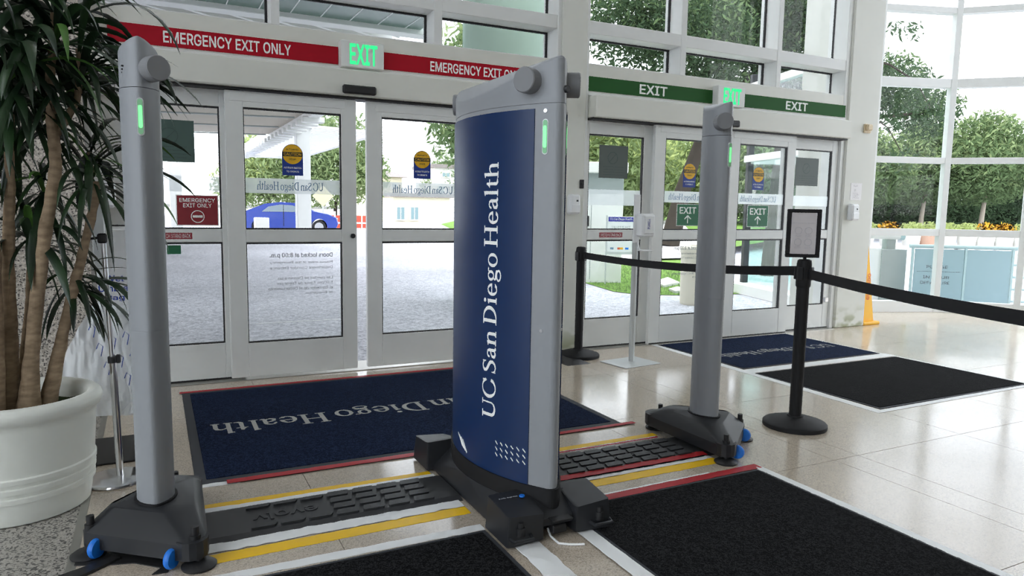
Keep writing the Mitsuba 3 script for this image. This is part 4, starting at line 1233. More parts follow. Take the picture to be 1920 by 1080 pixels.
# ---------------------------------------------------------------- yellow cone
cn = thing('floor_cone', 'yellow caution cone standing behind the right pillar', 'safety cone')
cx_, cy_ = 7.725, 5.80
part(cn, 'base', box(cx_ - 0.15, cx_ + 0.15, cy_ - 0.15, cy_ + 0.13, 0, 0.04, 0.012), 'cone_yellow')
part(cn, 'body', mv(hull([[sx * 0.10, sy * 0.09, 0.035] for sx in (-1, 1) for sy in (-1, 1)] + [[sx * 0.014, sy * 0.014, 1.0] for sx in (-1, 1) for sy in (-1, 1)]), cx_, cy_, 0), 'cone_yellow', 20)
lt = fit(sans('CUIDADO', 1, 0.001, True), 0, 0.32, 0, 0.05)
lt = on_wall(rotz(lt, 90), cx_ + 0.02, cy_ - 0.074, 0.30)
part(cn, 'lettering', lt, 'barrier_red')

# ---------------------------------------------------------------- potted plant
PX, PY = -0.57, 3.66
pl = thing('potted_plant', 'tall dracaena plant with long dark leaves in a round white pot', 'plant')
part(pl, 'pot', lathe([(0, 0), (0.262, 0), (0.272, 0.008), (0.278, 0.05), (0.285, 0.10), (0.2935, 0.103), (0.2945, 0.122), (0.287, 0.126), (0.289, 0.142), (0.2975, 0.145), (0.2985, 0.164), (0.291, 0.168), (0.293, 0.184), (0.3015, 0.187),
                       (0.3025, 0.205), (0.295, 0.210), (0.308, 0.40), (0.312, 0.425), (0.326, 0.436), (0.334, 0.452), (0.336, 0.47), (0.330, 0.487), (0.315, 0.498), (0.295, 0.500), (0.280, 0.492), (0.272, 0.475), (0.268, 0.43), (0.265, 0.40), (0, 0.40)], 72, (PX, PY, 0)), 'pot_white', 50)
sg = np.array([[r * math.cos(a), r * math.sin(a), 0.0] for r in np.linspace(0, 0.267, 12) for a in np.linspace(0, 2 * math.pi, 40, endpoint=False)])
sg[:, 2] = 0.425 + 0.035 * meshkit.fbm(np.c_[sg[:, :2] * 22, np.zeros(len(sg))], 3, 4) - 0.02
sf = [[i * 40 + j, (i + 1) * 40 + j, (i + 1) * 40 + (j + 1) % 40, i * 40 + (j + 1) % 40] for i in range(11) for j in range(40)]
sf = np.array(sf)
part(pl, 'soil', trimesh.Trimesh(sg + [PX, PY, 0], np.vstack([sf[:, [0, 1, 2]], sf[:, [0, 2, 3]]]), process=False), 'soil', True, label='dark mossy soil')

LR = np.random.default_rng(11)


def knobbly(points, radii, seg=9):
    p, r = np.array(points, float), np.array(radii, float)
    t = np.linspace(0, len(p) - 1, (len(p) - 1) * seg + 1)
    from scipy.interpolate import PchipInterpolator
    k = np.arange(len(p))
    q = PchipInterpolator(k, p)(t)
    rr = PchipInterpolator(k, r)(t) * 0.86
    m_ = tube(q, rr, 14)
    n = (meshkit.fbm(m_.vertices * [18, 18, 40], 3, 2) - 0.5)
    c = m_.vertices - m_.vertex_normals * 0
    m_.vertices = c + m_.vertex_normals * (n * 0.014)[:, None]
    return m_


TRUNKS = [  # (points (x, dy, z), radii)
    ([(-0.515, 0.0, 0.41), (-0.485, -0.02, 0.72), (-0.415, -0.03, 1.2), (-0.365, -0.03, 1.50), (-0.375, -0.03, 1.68)], [0.060, 0.034, 0.031, 0.027, 0.026]),
    ([(-0.372, -0.03, 1.66), (-0.372, -0.02, 1.80), (-0.352, 0.0, 2.02), (-0.345, 0.0, 2.12)], [0.025, 0.020, 0.018, 0.016]),
    ([(-0.368, -0.03, 1.60), (-0.310, -0.01, 1.70), (-0.270, 0.0, 1.80), (-0.262, 0.0, 1.98)], [0.022, 0.018, 0.016, 0.014]),
    ([(-0.455, 0.03, 0.41), (-0.375, 0.05, 0.76), (-0.300, 0.06, 1.06), (-0.228, 0.07, 1.36), (-0.224, 0.07, 1.42)], [0.045, 0.028, 0.024, 0.021, 0.016]),
    ([(-0.228, 0.07, 1.35), (-0.245, 0.08, 1.40), (-0.245, 0.10, 1.55)], [0.018, 0.014, 0.012]),
    ([(-0.600, 0.04, 0.41), (-0.580, 0.02, 0.80), (-0.560, 0.0, 1.05), (-0.535, 0.0, 1.43), (-0.520, 0.0, 1.80)], [0.060, 0.045, 0.030, 0.022, 0.018]),
    ([(-0.555, 0.10, 0.41), (-0.525, 0.10, 0.70), (-0.500, 0.09, 0.96), (-0.487, 0.08, 1.17)], [0.040, 0.024, 0.016, 0.013]),
    ([(-0.640, -0.04, 0.41), (-0.600, -0.06, 0.9), (-0.585, -0.06, 1.5), (-0.575, -0.06, 1.95)], [0.055, 0.028, 0.020, 0.016]),
]
for tp_, tr in TRUNKS:
    part(pl, 'trunk', knobbly([(x, PY + dy, z) for x, dy, z in tp_], tr), 'bark', 60)


def leaf_mesh(base, az, el, L, w, droop, twist, rr):
    n = 10
    d = np.array([math.cos(az) * math.cos(el), math.sin(az) * math.cos(el), math.sin(el)])
    p, v = np.array(base, float), []
    step = L / n
    side0 = np.array([-math.sin(az), math.cos(az), 0])
    for i in range(n + 1):
        t = i / n
        ww = w * (0.30 + 0.70 * math.sin(min(1.0, t / 0.5) * math.pi / 2)) * (1 - max(0, (t - 0.5) / 0.5) ** 2.0) + 0.0008
        s = side0 * math.cos(twist * t) + np.cross(d, side0) * math.sin(twist * t)
        up = np.cross(side0, d)
        v += [p - s * ww / 2 + up * ww * 0.16, p.copy(), p + s * ww / 2 + up * ww * 0.16]
        p = p + d * step
        d = d + np.array([0, 0, -droop * step / L * (0.4 + 1.5 * t)])
        d /= np.linalg.norm(d)
    f = []
    for i in range(n):
        for k in range(2):
            a, b, c, e = i * 3 + k, i * 3 + k + 1, (i + 1) * 3 + k + 1, (i + 1) * 3 + k
            f += [[a, b, c], [a, c, e]]
    return trimesh.Trimesh(v, f, process=False)


def rosette(c, n, L, spread=(-0.6, 1.2), stem_len=0.12, bias=None, wid=0.030):
    for k in range(n):
        az = 2.399963 * k + LR.uniform(-0.3, 0.3)
        if bias is not None and LR.random() < 0.45:
            az = bias + LR.normal(0, 0.7)
        el = LR.uniform(*spread)
        b = np.array([c[0], PY + c[1], c[2] - stem_len * LR.random()])
        ll = L * LR.uniform(0.7, 1.25)
        r_ = LR.random()
        m_ = leaf_mesh(b, az, el, ll, 1.05 * wid * LR.uniform(0.8, 1.3), LR.uniform(1.4, 3.2), LR.uniform(-0.8, 0.8), LR)
        part(pl, 'leaf', m_, 'leaf_young' if r_ > 0.93 else 'leaf_dry' if r_ > 0.985 else 'leaf', True)


rosette((-0.345, 0.0, 2.14), 34, 0.50, (-0.4, 1.2), 0.18, wid=0.034)
rosette((-0.262, 0.0, 2.00), 34, 0.46, (-0.5, 1.1), 0.22, -0.2, wid=0.032)
rosette((-0.520, 0.0, 1.86), 28, 0.46, (-0.8, 1.1), 0.18, wid=0.034)
rosette((-0.575, -0.06, 2.02), 26, 0.46, (-0.6, 1.1), 0.18)
rosette((-0.245, 0.10, 1.60), 40, 0.42, (-0.9, 1.1), 0.20, 0.3, wid=0.026)
rosette((-0.440, 0.12, 1.78), 28, 0.44, (-0.9, 1.0), 0.16, wid=0.030)
rosette((-0.487, 0.08, 1.22), 24, 0.36, (-0.9, 1.2), 0.12, wid=0.030)
rosette((-0.335, 0.10, 1.02), 24, 0.34, (-0.9, 0.9), 0.12, 0.2, wid=0.024)
rosette((-0.440, -0.12, 1.98), 24, 0.50, (-0.7, 1.0), 0.16, wid=0.034)
rosette((-0.430, 0.15, 1.45), 22, 0.40, (-0.9, 1.1), 0.14, wid=0.028)
more_ = []
for (c, n, L_) in (((-0.62, -0.05, 2.12), 34, 0.5), ((-0.50, 0.12, 2.25), 30, 0.52), ((-0.66, 0.05, 1.70), 24, 0.44), ((-0.40, 0.2, 2.05), 26, 0.46)):
    for k in range(n):
        more_.append(leaf_mesh(np.array([c[0], PY + c[1], c[2] - 0.16 * LR.random()]), 2.399963 * k + LR.uniform(-0.3, 0.3), LR.uniform(-0.7, 1.1), L_ * LR.uniform(0.7, 1.2), 0.034 * LR.uniform(0.8, 1.3), LR.uniform(1.4, 3.2), LR.uniform(-0.8, 0.8), LR))
part(pl, 'foliage', cat(more_), 'leaf', True, kind='stuff')
# a few singled-out long leaves of the photograph
for (b, az, el, L_, w_, dr_, tw_) in (((-0.262, -0.02, 2.10), -0.45, 0.55, 0.56, 0.040, 2.9, 0.3), ((-0.26, 0.0, 1.96), -0.05, 0.30, 0.40, 0.026, 1.0, 0.2), ((-0.26, 0.0, 1.98), 0.2, -0.1, 0.34, 0.034, 2.8, 0.5),
                                      ((-0.335, 0.1, 1.02), -0.05, 0.55, 0.26, 0.026, 1.2, 0.0), ((-0.335, 0.1, 1.0), -0.1, 0.30, 0.25, 0.016, 0.6, 0.0), ((-0.33, 0.1, 0.96), -0.1, 0.15, 0.28, 0.026, 0.9, 0.3),
                                      ((-0.33, 0.1, 0.95), -0.15, -0.3, 0.32, 0.024, 1.6, 0.4), ((-0.33, 0.1, 0.93), -0.05, -0.2, 0.36, 0.024, 2.0, 0.4)):
    part(pl, 'leaf', leaf_mesh((b[0], PY + b[1], b[2]), az, el, L_, w_, dr_, tw_, LR), 'leaf', True)

# ---------------------------------------------------------------- chrome stand and umbrella bag dispenser
cs = thing('chrome_stand', 'chrome pole stand with round base and black hook beside the pot', 'stand')
QX, QY = -0.190, 3.80
part(cs, 'base', lathe([(0, 0), (0.135, 0), (0.140, 0.006), (0.138, 0.014), (0.120, 0.020), (0.03, 0.024), (0, 0.024)], 56, (QX - 0.01, QY, 0)), 'chrome', 30)
part(cs, 'lower_pole', cyl((QX + 0.004, QY, 0.015), (QX - 0.006, QY, 0.585), 0.016, 24), 'chrome', 30)
part(cs, 'upper_pole', cyl((QX - 0.006, QY, 0.56), (QX - 0.020, QY, 1.14), 0.0115, 20), 'chrome', 30)
part(cs, 'clamp', cat(cyl((QX - 0.006, QY, 0.575), (QX - 0.007, QY, 0.605), 0.020, 20), box(QX + 0.008, QX + 0.028, QY - 0.012, QY + 0.012, 0.572, 0.612, 0.004)), 'black_plastic', 30)
part(cs, 'hook', cat(box(QX - 0.045, QX - 0.005, QY - 0.012, QY + 0.012, 1.14, 1.185, 0.006), tube([[QX - 0.04, QY, 1.165], [QX - 0.075, QY, 1.16], [QX - 0.085, QY, 1.175]], 0.006, 8)), 'black_plastic', 30)

ub = thing('umbrella_bag_stand', 'white wet umbrella bag dispenser stand behind the left column', 'bag dispenser')
UX, UY = -0.20, 4.26
part(ub, 'base_plate', box(-0.37, -0.02, 4.04, 4.50, 0.001, 0.010, 0.003), 'black_plastic', label='black floor plate')
part(ub, 'leg', box(-0.135, -0.105, UY + 0.02, UY + 0.05, 0.008, 0.9, 0.004), 'black_plastic', label='black leg')
part(ub, 'sign_panel', box(-0.272, -0.03, UY - 0.012, UY + 0.018, 0.775, 1.19, 0.006), 'plastic_white')
part(ub, 'top_channel', box(-0.285, -0.225, UY - 0.03, UY + 0.02, 0.98, 1.33, 0.006), 'steel_grey')
for k, (t_, x0, x1) in enumerate((('Wet', -0.235, -0.15), ('Umbrella', -0.268, -0.085), ('Bag', -0.235, -0.15))):
    part(ub, 'lettering', on_wall(fit(sans(t_, 1, 0.001, True), x0, x1, 0, 0.034), 0, UY - 0.012, 0.915 - 0.052 * k), 'ink_blue', label='blue lettering')


def crumple(corners, nx, ny, amp, seed):
    a, b, c, d = [np.array(q, float) for q in corners]
    v = []
    for i in range(ny + 1):
        for j in range(nx + 1):
            s_, t_ = j / nx, i / ny
            v.append((a * (1 - s_) + b * s_) * (1 - t_) + (d * (1 - s_) + c * s_) * t_)
    v = np.array(v)
    n1 = meshkit.fbm(np.c_[v[:, 0] * 16, v[:, 2] * 5, v[:, 1] * 3 + seed], 4, seed) - 0.5
    v[:, 1] += amp * n1 * 2
    v[:, 0] += amp * 0.4 * (meshkit.fbm(np.c_[v[:, 0] * 9, v[:, 2] * 9, v[:, 1] + seed], 3, seed + 5) - 0.5)
    f = np.array([[i * (nx + 1) + j, i * (nx + 1) + j + 1, (i + 1) * (nx + 1) + j + 1, (i + 1) * (nx + 1) + j] for i in range(ny) for j in range(nx)])
    return trimesh.Trimesh(v, np.vstack([f[:, [0, 1, 2]], f[:, [0, 2, 3]]]), process=False)


GB = 'clear plastic umbrella bags hanging from the stand'
for k, (cr, lab) in enumerate(((((-0.29, UY - 0.03, 0.79), (-0.10, UY - 0.03, 0.79), (-0.10, UY - 0.05, 0.20), (-0.33, UY - 0.05, 0.22)), 'clear plastic umbrella bag hanging straight below the blue lettering'),
                               (((-0.29, UY - 0.02, 0.82), (-0.26, UY - 0.02, 0.80), (-0.28, UY - 0.03, 0.30), (-0.50, UY - 0.01, 0.42)), 'clear plastic umbrella bag spread out towards the pot'),
                               (((-0.22, UY - 0.035, 0.785), (-0.06, UY - 0.035, 0.785), (-0.05, UY - 0.06, 0.24), (-0.20, UY - 0.07, 0.20)), 'clear plastic umbrella bag nearest the left column'))):
    bg = thing('umbrella_bag', lab, 'plastic bag', GB)
    part(bg, 'film', crumple(cr, 22, 44, 0.075, 20 + k), 'film', True)
    c0 = np.array(cr[0]) * 0.5 + np.array(cr[2]) * 0.5
    for q in range(3):
        a0 = np.array([c0[0] - 0.03 + 0.03 * q, UY - 0.10, c0[2] + 0.12 - 0.1 * q])
        part(bg, 'print', tube([a0, a0 + [0.012, 0, 0.03], a0 + [0.03, 0, 0.012], a0 + [0.02, 0, -0.04]], 0.0022, 5), 'ink_blue', label='blue printed squiggle')

# ---------------------------------------------------------------- outdoors: ground
gd = struct('ground', 'grey paved drive outside the doors', None)
gpoly = shapely.box(-150, -120, 220, 260).difference(floor_poly.buffer(0.02))
put(gd, prism_z(gpoly, -0.5, -0.02), 'asphalt')
GO = -0.02


def mound(x, y):
    r = np.hypot(np.asarray(x) - 7.0, np.asarray(y) - 9.0)
    return GO + 0.01 + 0.022 * np.clip(r - 3.0, 0, 40) * np.clip((r - 2) / 10, 0, 1)


lawn_poly = Polygon([(7.16, 11.4), (6.80, 9.75), (6.95, 9.25), (7.6, 8.95), (8.7, 8.75), (9.4, 9.2), (11.3, 13.5), (16, 17), (60, 40), (60, 60), (30, 62), (13, 34), (8.6, 18)])
gxx, gyy = np.meshgrid(np.linspace(6, 62, 150), np.linspace(8, 64, 150))
tri = shapely.delaunay_triangles(shapely.MultiPoint([q for q in list(np.array(lawn_poly.exterior.segmentize(0.5).coords)[:, :2])] + [(x, y) for x, y in zip(gxx.ravel(), gyy.ravel()) if lawn_poly.contains(Point(x, y))]))
vv, ff = [], []
for g in tri.geoms:
    if lawn_poly.contains(g.centroid):
        c = np.array(g.exterior.coords)[:3, :2]
        if np.cross(c[1] - c[0], c[2] - c[0]) < 0:
            c = c[::-1]
        ff.append([len(vv), len(vv) + 1, len(vv) + 2])
        vv += [[x, y, float(mound(x, y))] for x, y in c]
lm = trimesh.Trimesh(vv, ff, process=False)
lm.merge_vertices()
labels['lawn'] = {'label': 'green lawn outside the right doors', 'category': 'lawn', 'kind': 'stuff'}
put('lawn', lm, 'grass', True)
# near grass blades
gr_ = np.random.default_rng(3)
bv, bf = [], []
while len(bf) < 9000:
    x, y = gr_.uniform(6.8, 11), gr_.uniform(8.7, 14)
    if lawn_poly.contains(Point(x, y)):
        a, h_ = gr_.uniform(0, 6.28), gr_.uniform(0.02, 0.05)
        z = float(mound(x, y))
        k = len(bv)
        bv += [[x - 0.004 * math.cos(a), y - 0.004 * math.sin(a), z], [x + 0.004 * math.cos(a), y + 0.004 * math.sin(a), z], [x + gr_.normal(0, 0.012), y + gr_.normal(0, 0.012), z + h_]]
        bf.append([k, k + 1, k + 2])
labels['grass_blades'] = {'label': 'short grass blades standing on the lawn', 'category': 'grass', 'kind': 'stuff'}
put('grass_blades', trimesh.Trimesh(bv, bf, process=False), 'foliage_mid')
for (q, lab) in (([(8.3, 10.6), (9.1, 11.2), (8.65, 10.3), (8.0, 9.95)], 'larger pale stepping stone on the lawn behind the glass doors'), ([(7.75, 9.5), (8.15, 9.75), (7.95, 9.25), (7.6, 9.15)], 'smaller pale stepping stone on the lawn near the paving')):
    thing('stepping_stone', lab, 'stepping stone', 'stepping stones on the lawn', prism_z(Polygon(q), GO, GO + 0.05), 'concrete')
pth = Polygon([(10.6, 15.0), (13.5, 14.6), (30, 36), (26, 38)])
thing('garden_path', 'pale concrete path crossing the lawn', 'path', None, trimesh.Trimesh([[x, y, float(mound(x, y)) + 0.05] for x, y in np.array(pth.exterior.coords)[:4, :2]], [[0, 1, 2], [0, 2, 3]], process=False), 'concrete')
thing('parking_line', 'faint white painted line on the drive seen through the left lower pane', 'road marking', None, box(1.0, 2.1, 8.42, 8.46, GO, GO + 0.004), 'white_tape')

# trash bin, booth with sign
tb_ = thing('trash_bin', 'round pale concrete trash bin outside the right doors', 'trash bin')
part(tb_, 'body', lathe([(0, 0), (0.235, 0), (0.245, 0.03), (0.255, 0.75), (0.265, 0.76), (0.265, 0.82), (0.24, 0.84), (0.15, 0.86), (0.14, 0.80), (0, 0.80)], 40, (7.09, 8.05, GO)), 'trash_concrete', 30)
bo = thing('valet_booth', 'white booth with a grey top panel outside the right doors', 'booth')
bx0, bx1, by0, by1 = 6.55, 7.72, 10.95, 12.2


def tb(m_):
    return mv(rotz(m_, -26), 7.72, 10.85, 0)


part(bo, 'body', tb(box(-1.35, 0, 0, 1.1, GO, 1.62, 0.01)), 'stucco_white')
part(bo, 'upper_panel', tb(box(-1.35, 0, 0.02, 1.08, 1.60, 2.02, 0.01)), 'booth_grey')
part(bo, 'roof', tb(box(-1.42, 0.06, -0.08, 1.18, 2.0, 2.20, 0.015)), 'stucco_white')
part(bo, 'door_seam', tb(box(-0.59, -0.58, -0.004, 0.0, 0.05, 1.60)), 'booth_grey')
for x in (-0.66, -0.03):
    part(bo, 'handle', tb(box(x, x + 0.035, -0.03, 0.0, 1.03, 1.22, 0.005)), 'black_plastic')
sb = thing('booth_sign', 'white board with navy header standing before the white booth', 'sign')


def ts(m_):
    return mv(rotz(m_, -26), 7.50, 10.60, 0)


part(sb, 'board', ts(box(-0.24, 0.24, -0.02, 0.0, 0.58, 1.22, 0.004)), 'plastic_white')
part(sb, 'header', ts(box(-0.225, 0.225, -0.024, -0.018, 1.13, 1.21)), 'navy_logo')
part(sb, 'lettering', ts(on_wall(fit(serif(UC, 0.001), -0.2, 0.2, 1.145, 1.20), 0, -0.024, 0)), 'white_print')
part(sb, 'lettering', ts(on_wall(fit(sans('VALET BASE', 1, 0.001), -0.17, 0.17, 0.98, 1.05), 0, -0.021, 0)), 'print_grey')
part(sb, 'frame', ts(cat(box(-0.265, -0.24, -0.025, 0.01, 0.0, 1.24), box(0.24, 0.265, -0.025, 0.01, 0.0, 1.24), box(-0.265, 0.265, -0.02, 0.02, 0.54, 0.58))), 'steel_grey')
for x, b in ((-0.15, 'print_blue'), (-0.02, 'barrier_red'), (0.02, 'marigold'), (0.12, 'blue_wheel')):
    part(sb, 'card_mark', ts(box(x - 0.03, x + 0.03, -0.024, -0.019, 0.63, 0.665)), b)

# green glass wind screen right of the doors
gw = thing('glass_screen', 'green glass wind screen with a dark post outside the right doors', 'glass screen')
A0, A1 = np.array([8.92, 8.98]), np.array([8.30, 6.9])
dg = math.degrees(math.atan2(*(A1 - A0)[::-1]))
LG = float(np.linalg.norm(A1 - A0))


def tg(m_):
    return mv(rotz(m_, dg), A0[0], A0[1], GO)


part(gw, 'post', tg(box(-0.045, 0.045, -0.05, 0.05, 0, 3.6, 0.005)), 'charcoal')
part(gw, 'kerb', tg(box(-0.12, LG, -0.22, 0.12, 0, 0.17, 0.01)), 'stucco_white')
for (z0, z1) in ((0.17, 2.18), (2.30, 3.35)):
    part(gw, 'pane', tg(sheet(0.04, LG, 0, z0, z1)), 'green_glass')
for z in (2.18, 3.35):
    part(gw, 'rail', tg(box(-0.1, LG, -0.06, 0.06, z, z + 0.11, 0.005)), 'white_frame')
for (dx, z0, z1) in ((0.0, 0.17, 2.15),):
    part(gw, 'pane', mv(rotz(sheet(0.05, 1.9, 0, z0, z1), -28), A0[0], A0[1], GO), 'green_glass')
    part(gw, 'rail', mv(rotz(box(0.0, 1.9, -0.05, 0.05, 2.15, 2.25, 0.005), -28), A0[0], A0[1], GO), 'white_frame')
part(gw, 'pull_handle', tg(tube([[1.35, -0.03, 0.75], [1.35, -0.07, 0.78], [1.35, -0.07, 1.18], [1.35, -0.03, 1.21]], 0.012, 8)), 'steel_grey', 30)

# large round pier and canopy
thing('round_pier', 'pale green round concrete pier outside, above the second red band', 'column', None, cyl((4.45, 9.1, GO), (4.45, 9.1, 6.5), 0.62, 56), 'column_green', 40)
cp = thing('entrance_canopy', 'white slatted entrance canopy over the drive on the left', 'canopy')
ZC = 4.0
part(cp, 'soffit', prism_z(Polygon([(-14, 6.2), (3.7, 6.2), (3.7, 9.2), (-14, 9.2)]), ZC + 0.25, ZC + 0.35), 'canopy_beige')
part(cp, 'green_soffit', prism_z(Polygon([(-14, 9.75), (3.75, 9.75), (3.75, 10.75), (-14, 10.75)]), ZC + 0.02, ZC + 0.06), 'canopy_green', label='dark green soffit panel')
for k in range(15):
    x = 3.5 - 0.42 * k
    part(cp, 'soffit_seam', box(x, x + 0.012, 9.76, 10.74, ZC + 0.012, ZC + 0.022), 'white_frame')
part(cp, 'beam', box(-14, 3.9, 10.72, 11.0, ZC - 0.05, ZC + 0.25, 0.01), 'white_frame')
part(cp, 'beam', box(-14, 3.9, 9.55, 9.75, ZC - 0.02, ZC + 0.25, 0.01), 'white_frame')
sd = np.array([math.sin(math.radians(55)), math.cos(math.radians(55))])


def slats(x0, x1, y0, y1, z, pitch, zone):
    zp = shapely.box(x0, y0, x1, y1)
    nn_ = np.array([-sd[1], sd[0]])
    for k in range(-60, 60):
        c_ = np.array([(x0 + x1) / 2, (y0 + y1) / 2]) + nn_ * pitch * k
        g = LineString([c_ - sd * 30, c_ + sd * 30]).buffer(0.035, cap_style=2).intersection(zp)
        if g.area > 0.01:
            part(cp, 'slat', prism_z(g, z, z + 0.10), 'white_frame')


slats(-8, 3.6, 11.0, 13.4, ZC, 0.34, 0)
slats(-8, 3.6, 6.6, 9.55, ZC + 0.04, 0.34, 1)
part(cp, 'deck', prism_z(Polygon([(-14, 11.0), (3.7, 11.0), (3.7, 13.4), (-14, 13.4)]), ZC + 0.22, ZC + 0.28), 'canopy_beige')
part(cp, 'vault', hull([[-14, 13.4, ZC + 0.1], [4.2, 13.4, ZC + 0.1], [-14, 13.4, ZC + 0.35], [4.2, 13.4, ZC + 0.35], [-14, 34.0, ZC + 0.1], [4.2, 30.0, ZC + 0.1], [-14, 34.0, ZC + 0.35], [4.2, 30.0, ZC + 0.35]]), 'canopy_beige')
for k in range(6):
    part(cp, 'vault_rib', hull([[4.1, 14 + 3.2 * k, ZC + 0.06], [-12, 18 + 3.2 * k, ZC + 0.06], [4.1, 14.12 + 3.2 * k, ZC + 0.06], [-12, 18.12 + 3.2 * k, ZC + 0.06], [4.1, 14 + 3.2 * k, ZC + 0.1], [-12, 18 + 3.2 * k, ZC + 0.1], [4.1, 14.12 + 3.2 * k, ZC + 0.1], [-12, 18.12 + 3.2 * k, ZC + 0.1]]), 'booth_grey')
part(cp, 'beam', box(4.2, 4.55, 19.0, 42.0, ZC - 0.08, ZC + 0.35, 0.02), 'white_frame')
part(cp, 'beam', box(7.15, 7.35, 26.0, 42.0, ZC - 0.15, ZC + 0.10, 0.02), 'white_frame')
part(cp, 'beam', box(-14, 7.3, 41.6, 42.0, ZC - 0.1, ZC + 0.2, 0.02), 'white_frame')
for k in range(34):
    y = 25.5 + 0.48 * k
    part(cp, 'slat', hull([[4.5, y, ZC], [7.25, y + 0.7, ZC], [4.5, y + 0.16, ZC], [7.25, y + 0.86, ZC], [4.5, y, ZC + 0.1], [7.25, y + 0.7, ZC + 0.1], [4.5, y + 0.16, ZC + 0.1], [7.25, y + 0.86, ZC + 0.1]]), 'white_frame')
for k in range(22):
    y = 22.0 + 0.9 * k
    part(cp, 'bracket', box(4.05, 4.7, y, y + 0.3, ZC - 0.22, ZC - 0.05, 0.02), 'white_frame')
for (x, y) in ((4.76, 26.0), (0.9, 34.2), (-6.5, 34.4)):
    part(cp, 'column', box(x - 0.24, x + 0.24, y - 0.22, y + 0.22, GO, ZC, 0.02), 'white_frame')

# blue car
ca = thing('car', 'blue hatchback car parked beyond the white canopy column', 'car')
CA = (6.0, 36.0)


def tc(m_):
    return mv(rotz(m_, -14), CA[0], CA[1], GO)


prof = [(-2.15, 0.35), (-2.2, 0.62), (-2.12, 0.95), (-1.75, 1.10), (-1.1, 1.36), (-0.4, 1.45), (0.2, 1.42), (0.75, 1.22), (1.1, 1.02), (1.7, 0.90), (2.12, 0.72), (2.2, 0.45), (2.1, 0.25), (1.75, 0.22), (-1.8, 0.22)]
arches = unary_union([Point(1.35, 0.32).buffer(0.38), Point(-1.35, 0.32).buffer(0.38)])
body = prism(Polygon(prof).buffer(0.03).difference(arches), 1.7)
body.apply_transform(WALL)
body = mv(body, 0, 0.85, 0)
part(ca, 'body', tc(body), 'car_blue', 25)
for side in (-1, 1):
    g = prism(Polygon([(-1.25, 1.02), (-0.95, 1.26), (-0.4, 1.36), (0.15, 1.33), (0.62, 1.14), (0.78, 1.02)]), 0.02)
    g.apply_transform(WALL)
    part(ca, 'side_window', tc(mv(g, 0, side * 0.86 + (0.01), 0)), 'car_glass')
    part(ca, 'door_seam', tc(box(-0.28, -0.26, side * 0.862, side * 0.875, 0.35, 1.35)), 'tyre')
    part(ca, 'wing_mirror', tc(box(0.58, 0.72, side * 0.87, side * 1.02, 1.0, 1.12, 0.02)), 'car_blue')
    for x in (-1.35, 1.35):
        wh = part(ca, 'wheel', tc(tube([[x, side * 0.68, 0.32], [x, side * 0.86, 0.32]], 0.32, 28)), 'tyre', 30)
        part(wh, 'hub', tc(tube([[x, side * 0.86, 0.32], [x, side * 0.875, 0.32]], 0.21, 20)), 'alloy', 30)
    part(ca, 'tail_light', tc(box(-2.22, -2.05, side * 0.45, side * 0.84, 0.82, 0.95, 0.02)), 'tail_red')
    part(ca, 'headlight', tc(box(1.95, 2.2, side * 0.5, side * 0.82, 0.62, 0.74, 0.03)), 'car_glass')
part(ca, 'rear_window', tc(hull([[-1.78, -0.62, 1.10], [-1.78, 0.62, 1.10], [-1.12, -0.58, 1.38], [-1.12, 0.58, 1.38], [-1.75, 0, 1.08]])), 'car_glass')

# signs, barriers, bollard box beyond
sg2 = thing('diamond_sign', 'yellow diamond road sign on a post beyond the car', 'road sign')
part(sg2, 'plate', mv(rot(box(-0.42, 0.42, -0.01, 0.01, -0.42, 0.42, 0.01), 45, [0, 1, 0]), 8.6, 41, 1.85), 'sign_yellow')
part(sg2, 'post', cyl((8.6, 41.03, GO), (8.6, 41.03, 2.0), 0.04, 8), 'steel_grey')
for k in range(3):
    b_ = thing('traffic_barrier', ('left', 'middle', 'right')[k] + ' red and white barrier of the row beyond the car', 'barrier', 'red and white barriers beyond the car')
    x = 9.2 + 1.1 * k
    part(b_, 'board', box(x, x + 1.0, 43, 43.08, 0.35, 0.75), 'barrier_red')
    part(b_, 'board', box(x, x + 1.0, 43, 43.08, 0.0, 0.25), 'barrier_red')
    part(b_, 'leg', box(x + 0.45, x + 0.55, 42.95, 43.12, GO, 1.0), 'far_white')
ub2 = thing('utility_box', 'white utility box standing in front of the blue car', 'utility box', None, box(4.0, 4.6, 33.2, 33.7, GO, 0.75, 0.02), 'far_white')


def house(x0, x1, y0, y1, h_, wall, label, roof_over=0.5, wins=(), flat=False):
    b = thing('house', label, 'building', 'far buildings beyond the drive')
    part(b, 'wall', box(x0, x1, y0, y1, GO, h_), wall)
    if flat:
        part(b, 'roof', box(x0 - 0.3, x1 + 0.3, y0 - 0.3, y1 + 0.3, h_, h_ + 0.35), 'far_roof')
    else:
        part(b, 'roof', hull([[x0 - roof_over, y0 - roof_over, h_], [x1 + roof_over, y0 - roof_over, h_], [x0 - roof_over, y1 + roof_over, h_], [x1 + roof_over, y1 + roof_over, h_], [(x0 * 0.6 + x1 * 0.4), (y0 + y1) / 2, h_ + 1.1], [(x0 * 0.4 + x1 * 0.6), (y0 + y1) / 2, h_ + 1.1]]), 'far_roof')
    for (wx, wz, ww, wh_) in wins:
        f_ = part(b, 'window', box(wx, wx + ww, y0 - 0.12, y0 + 0.05, wz, wz + wh_), 'far_white')
        part(f_, 'pane', cat(box(wx + 0.12, wx + ww / 2 - 0.05, y0 - 0.16, y0 - 0.1, wz + 0.12, wz + wh_ - 0.12), box(wx + ww / 2 + 0.05, wx + ww - 0.12, y0 - 0.16, y0 - 0.1, wz + 0.12, wz + wh_ - 0.12)), 'far_window')
    return b


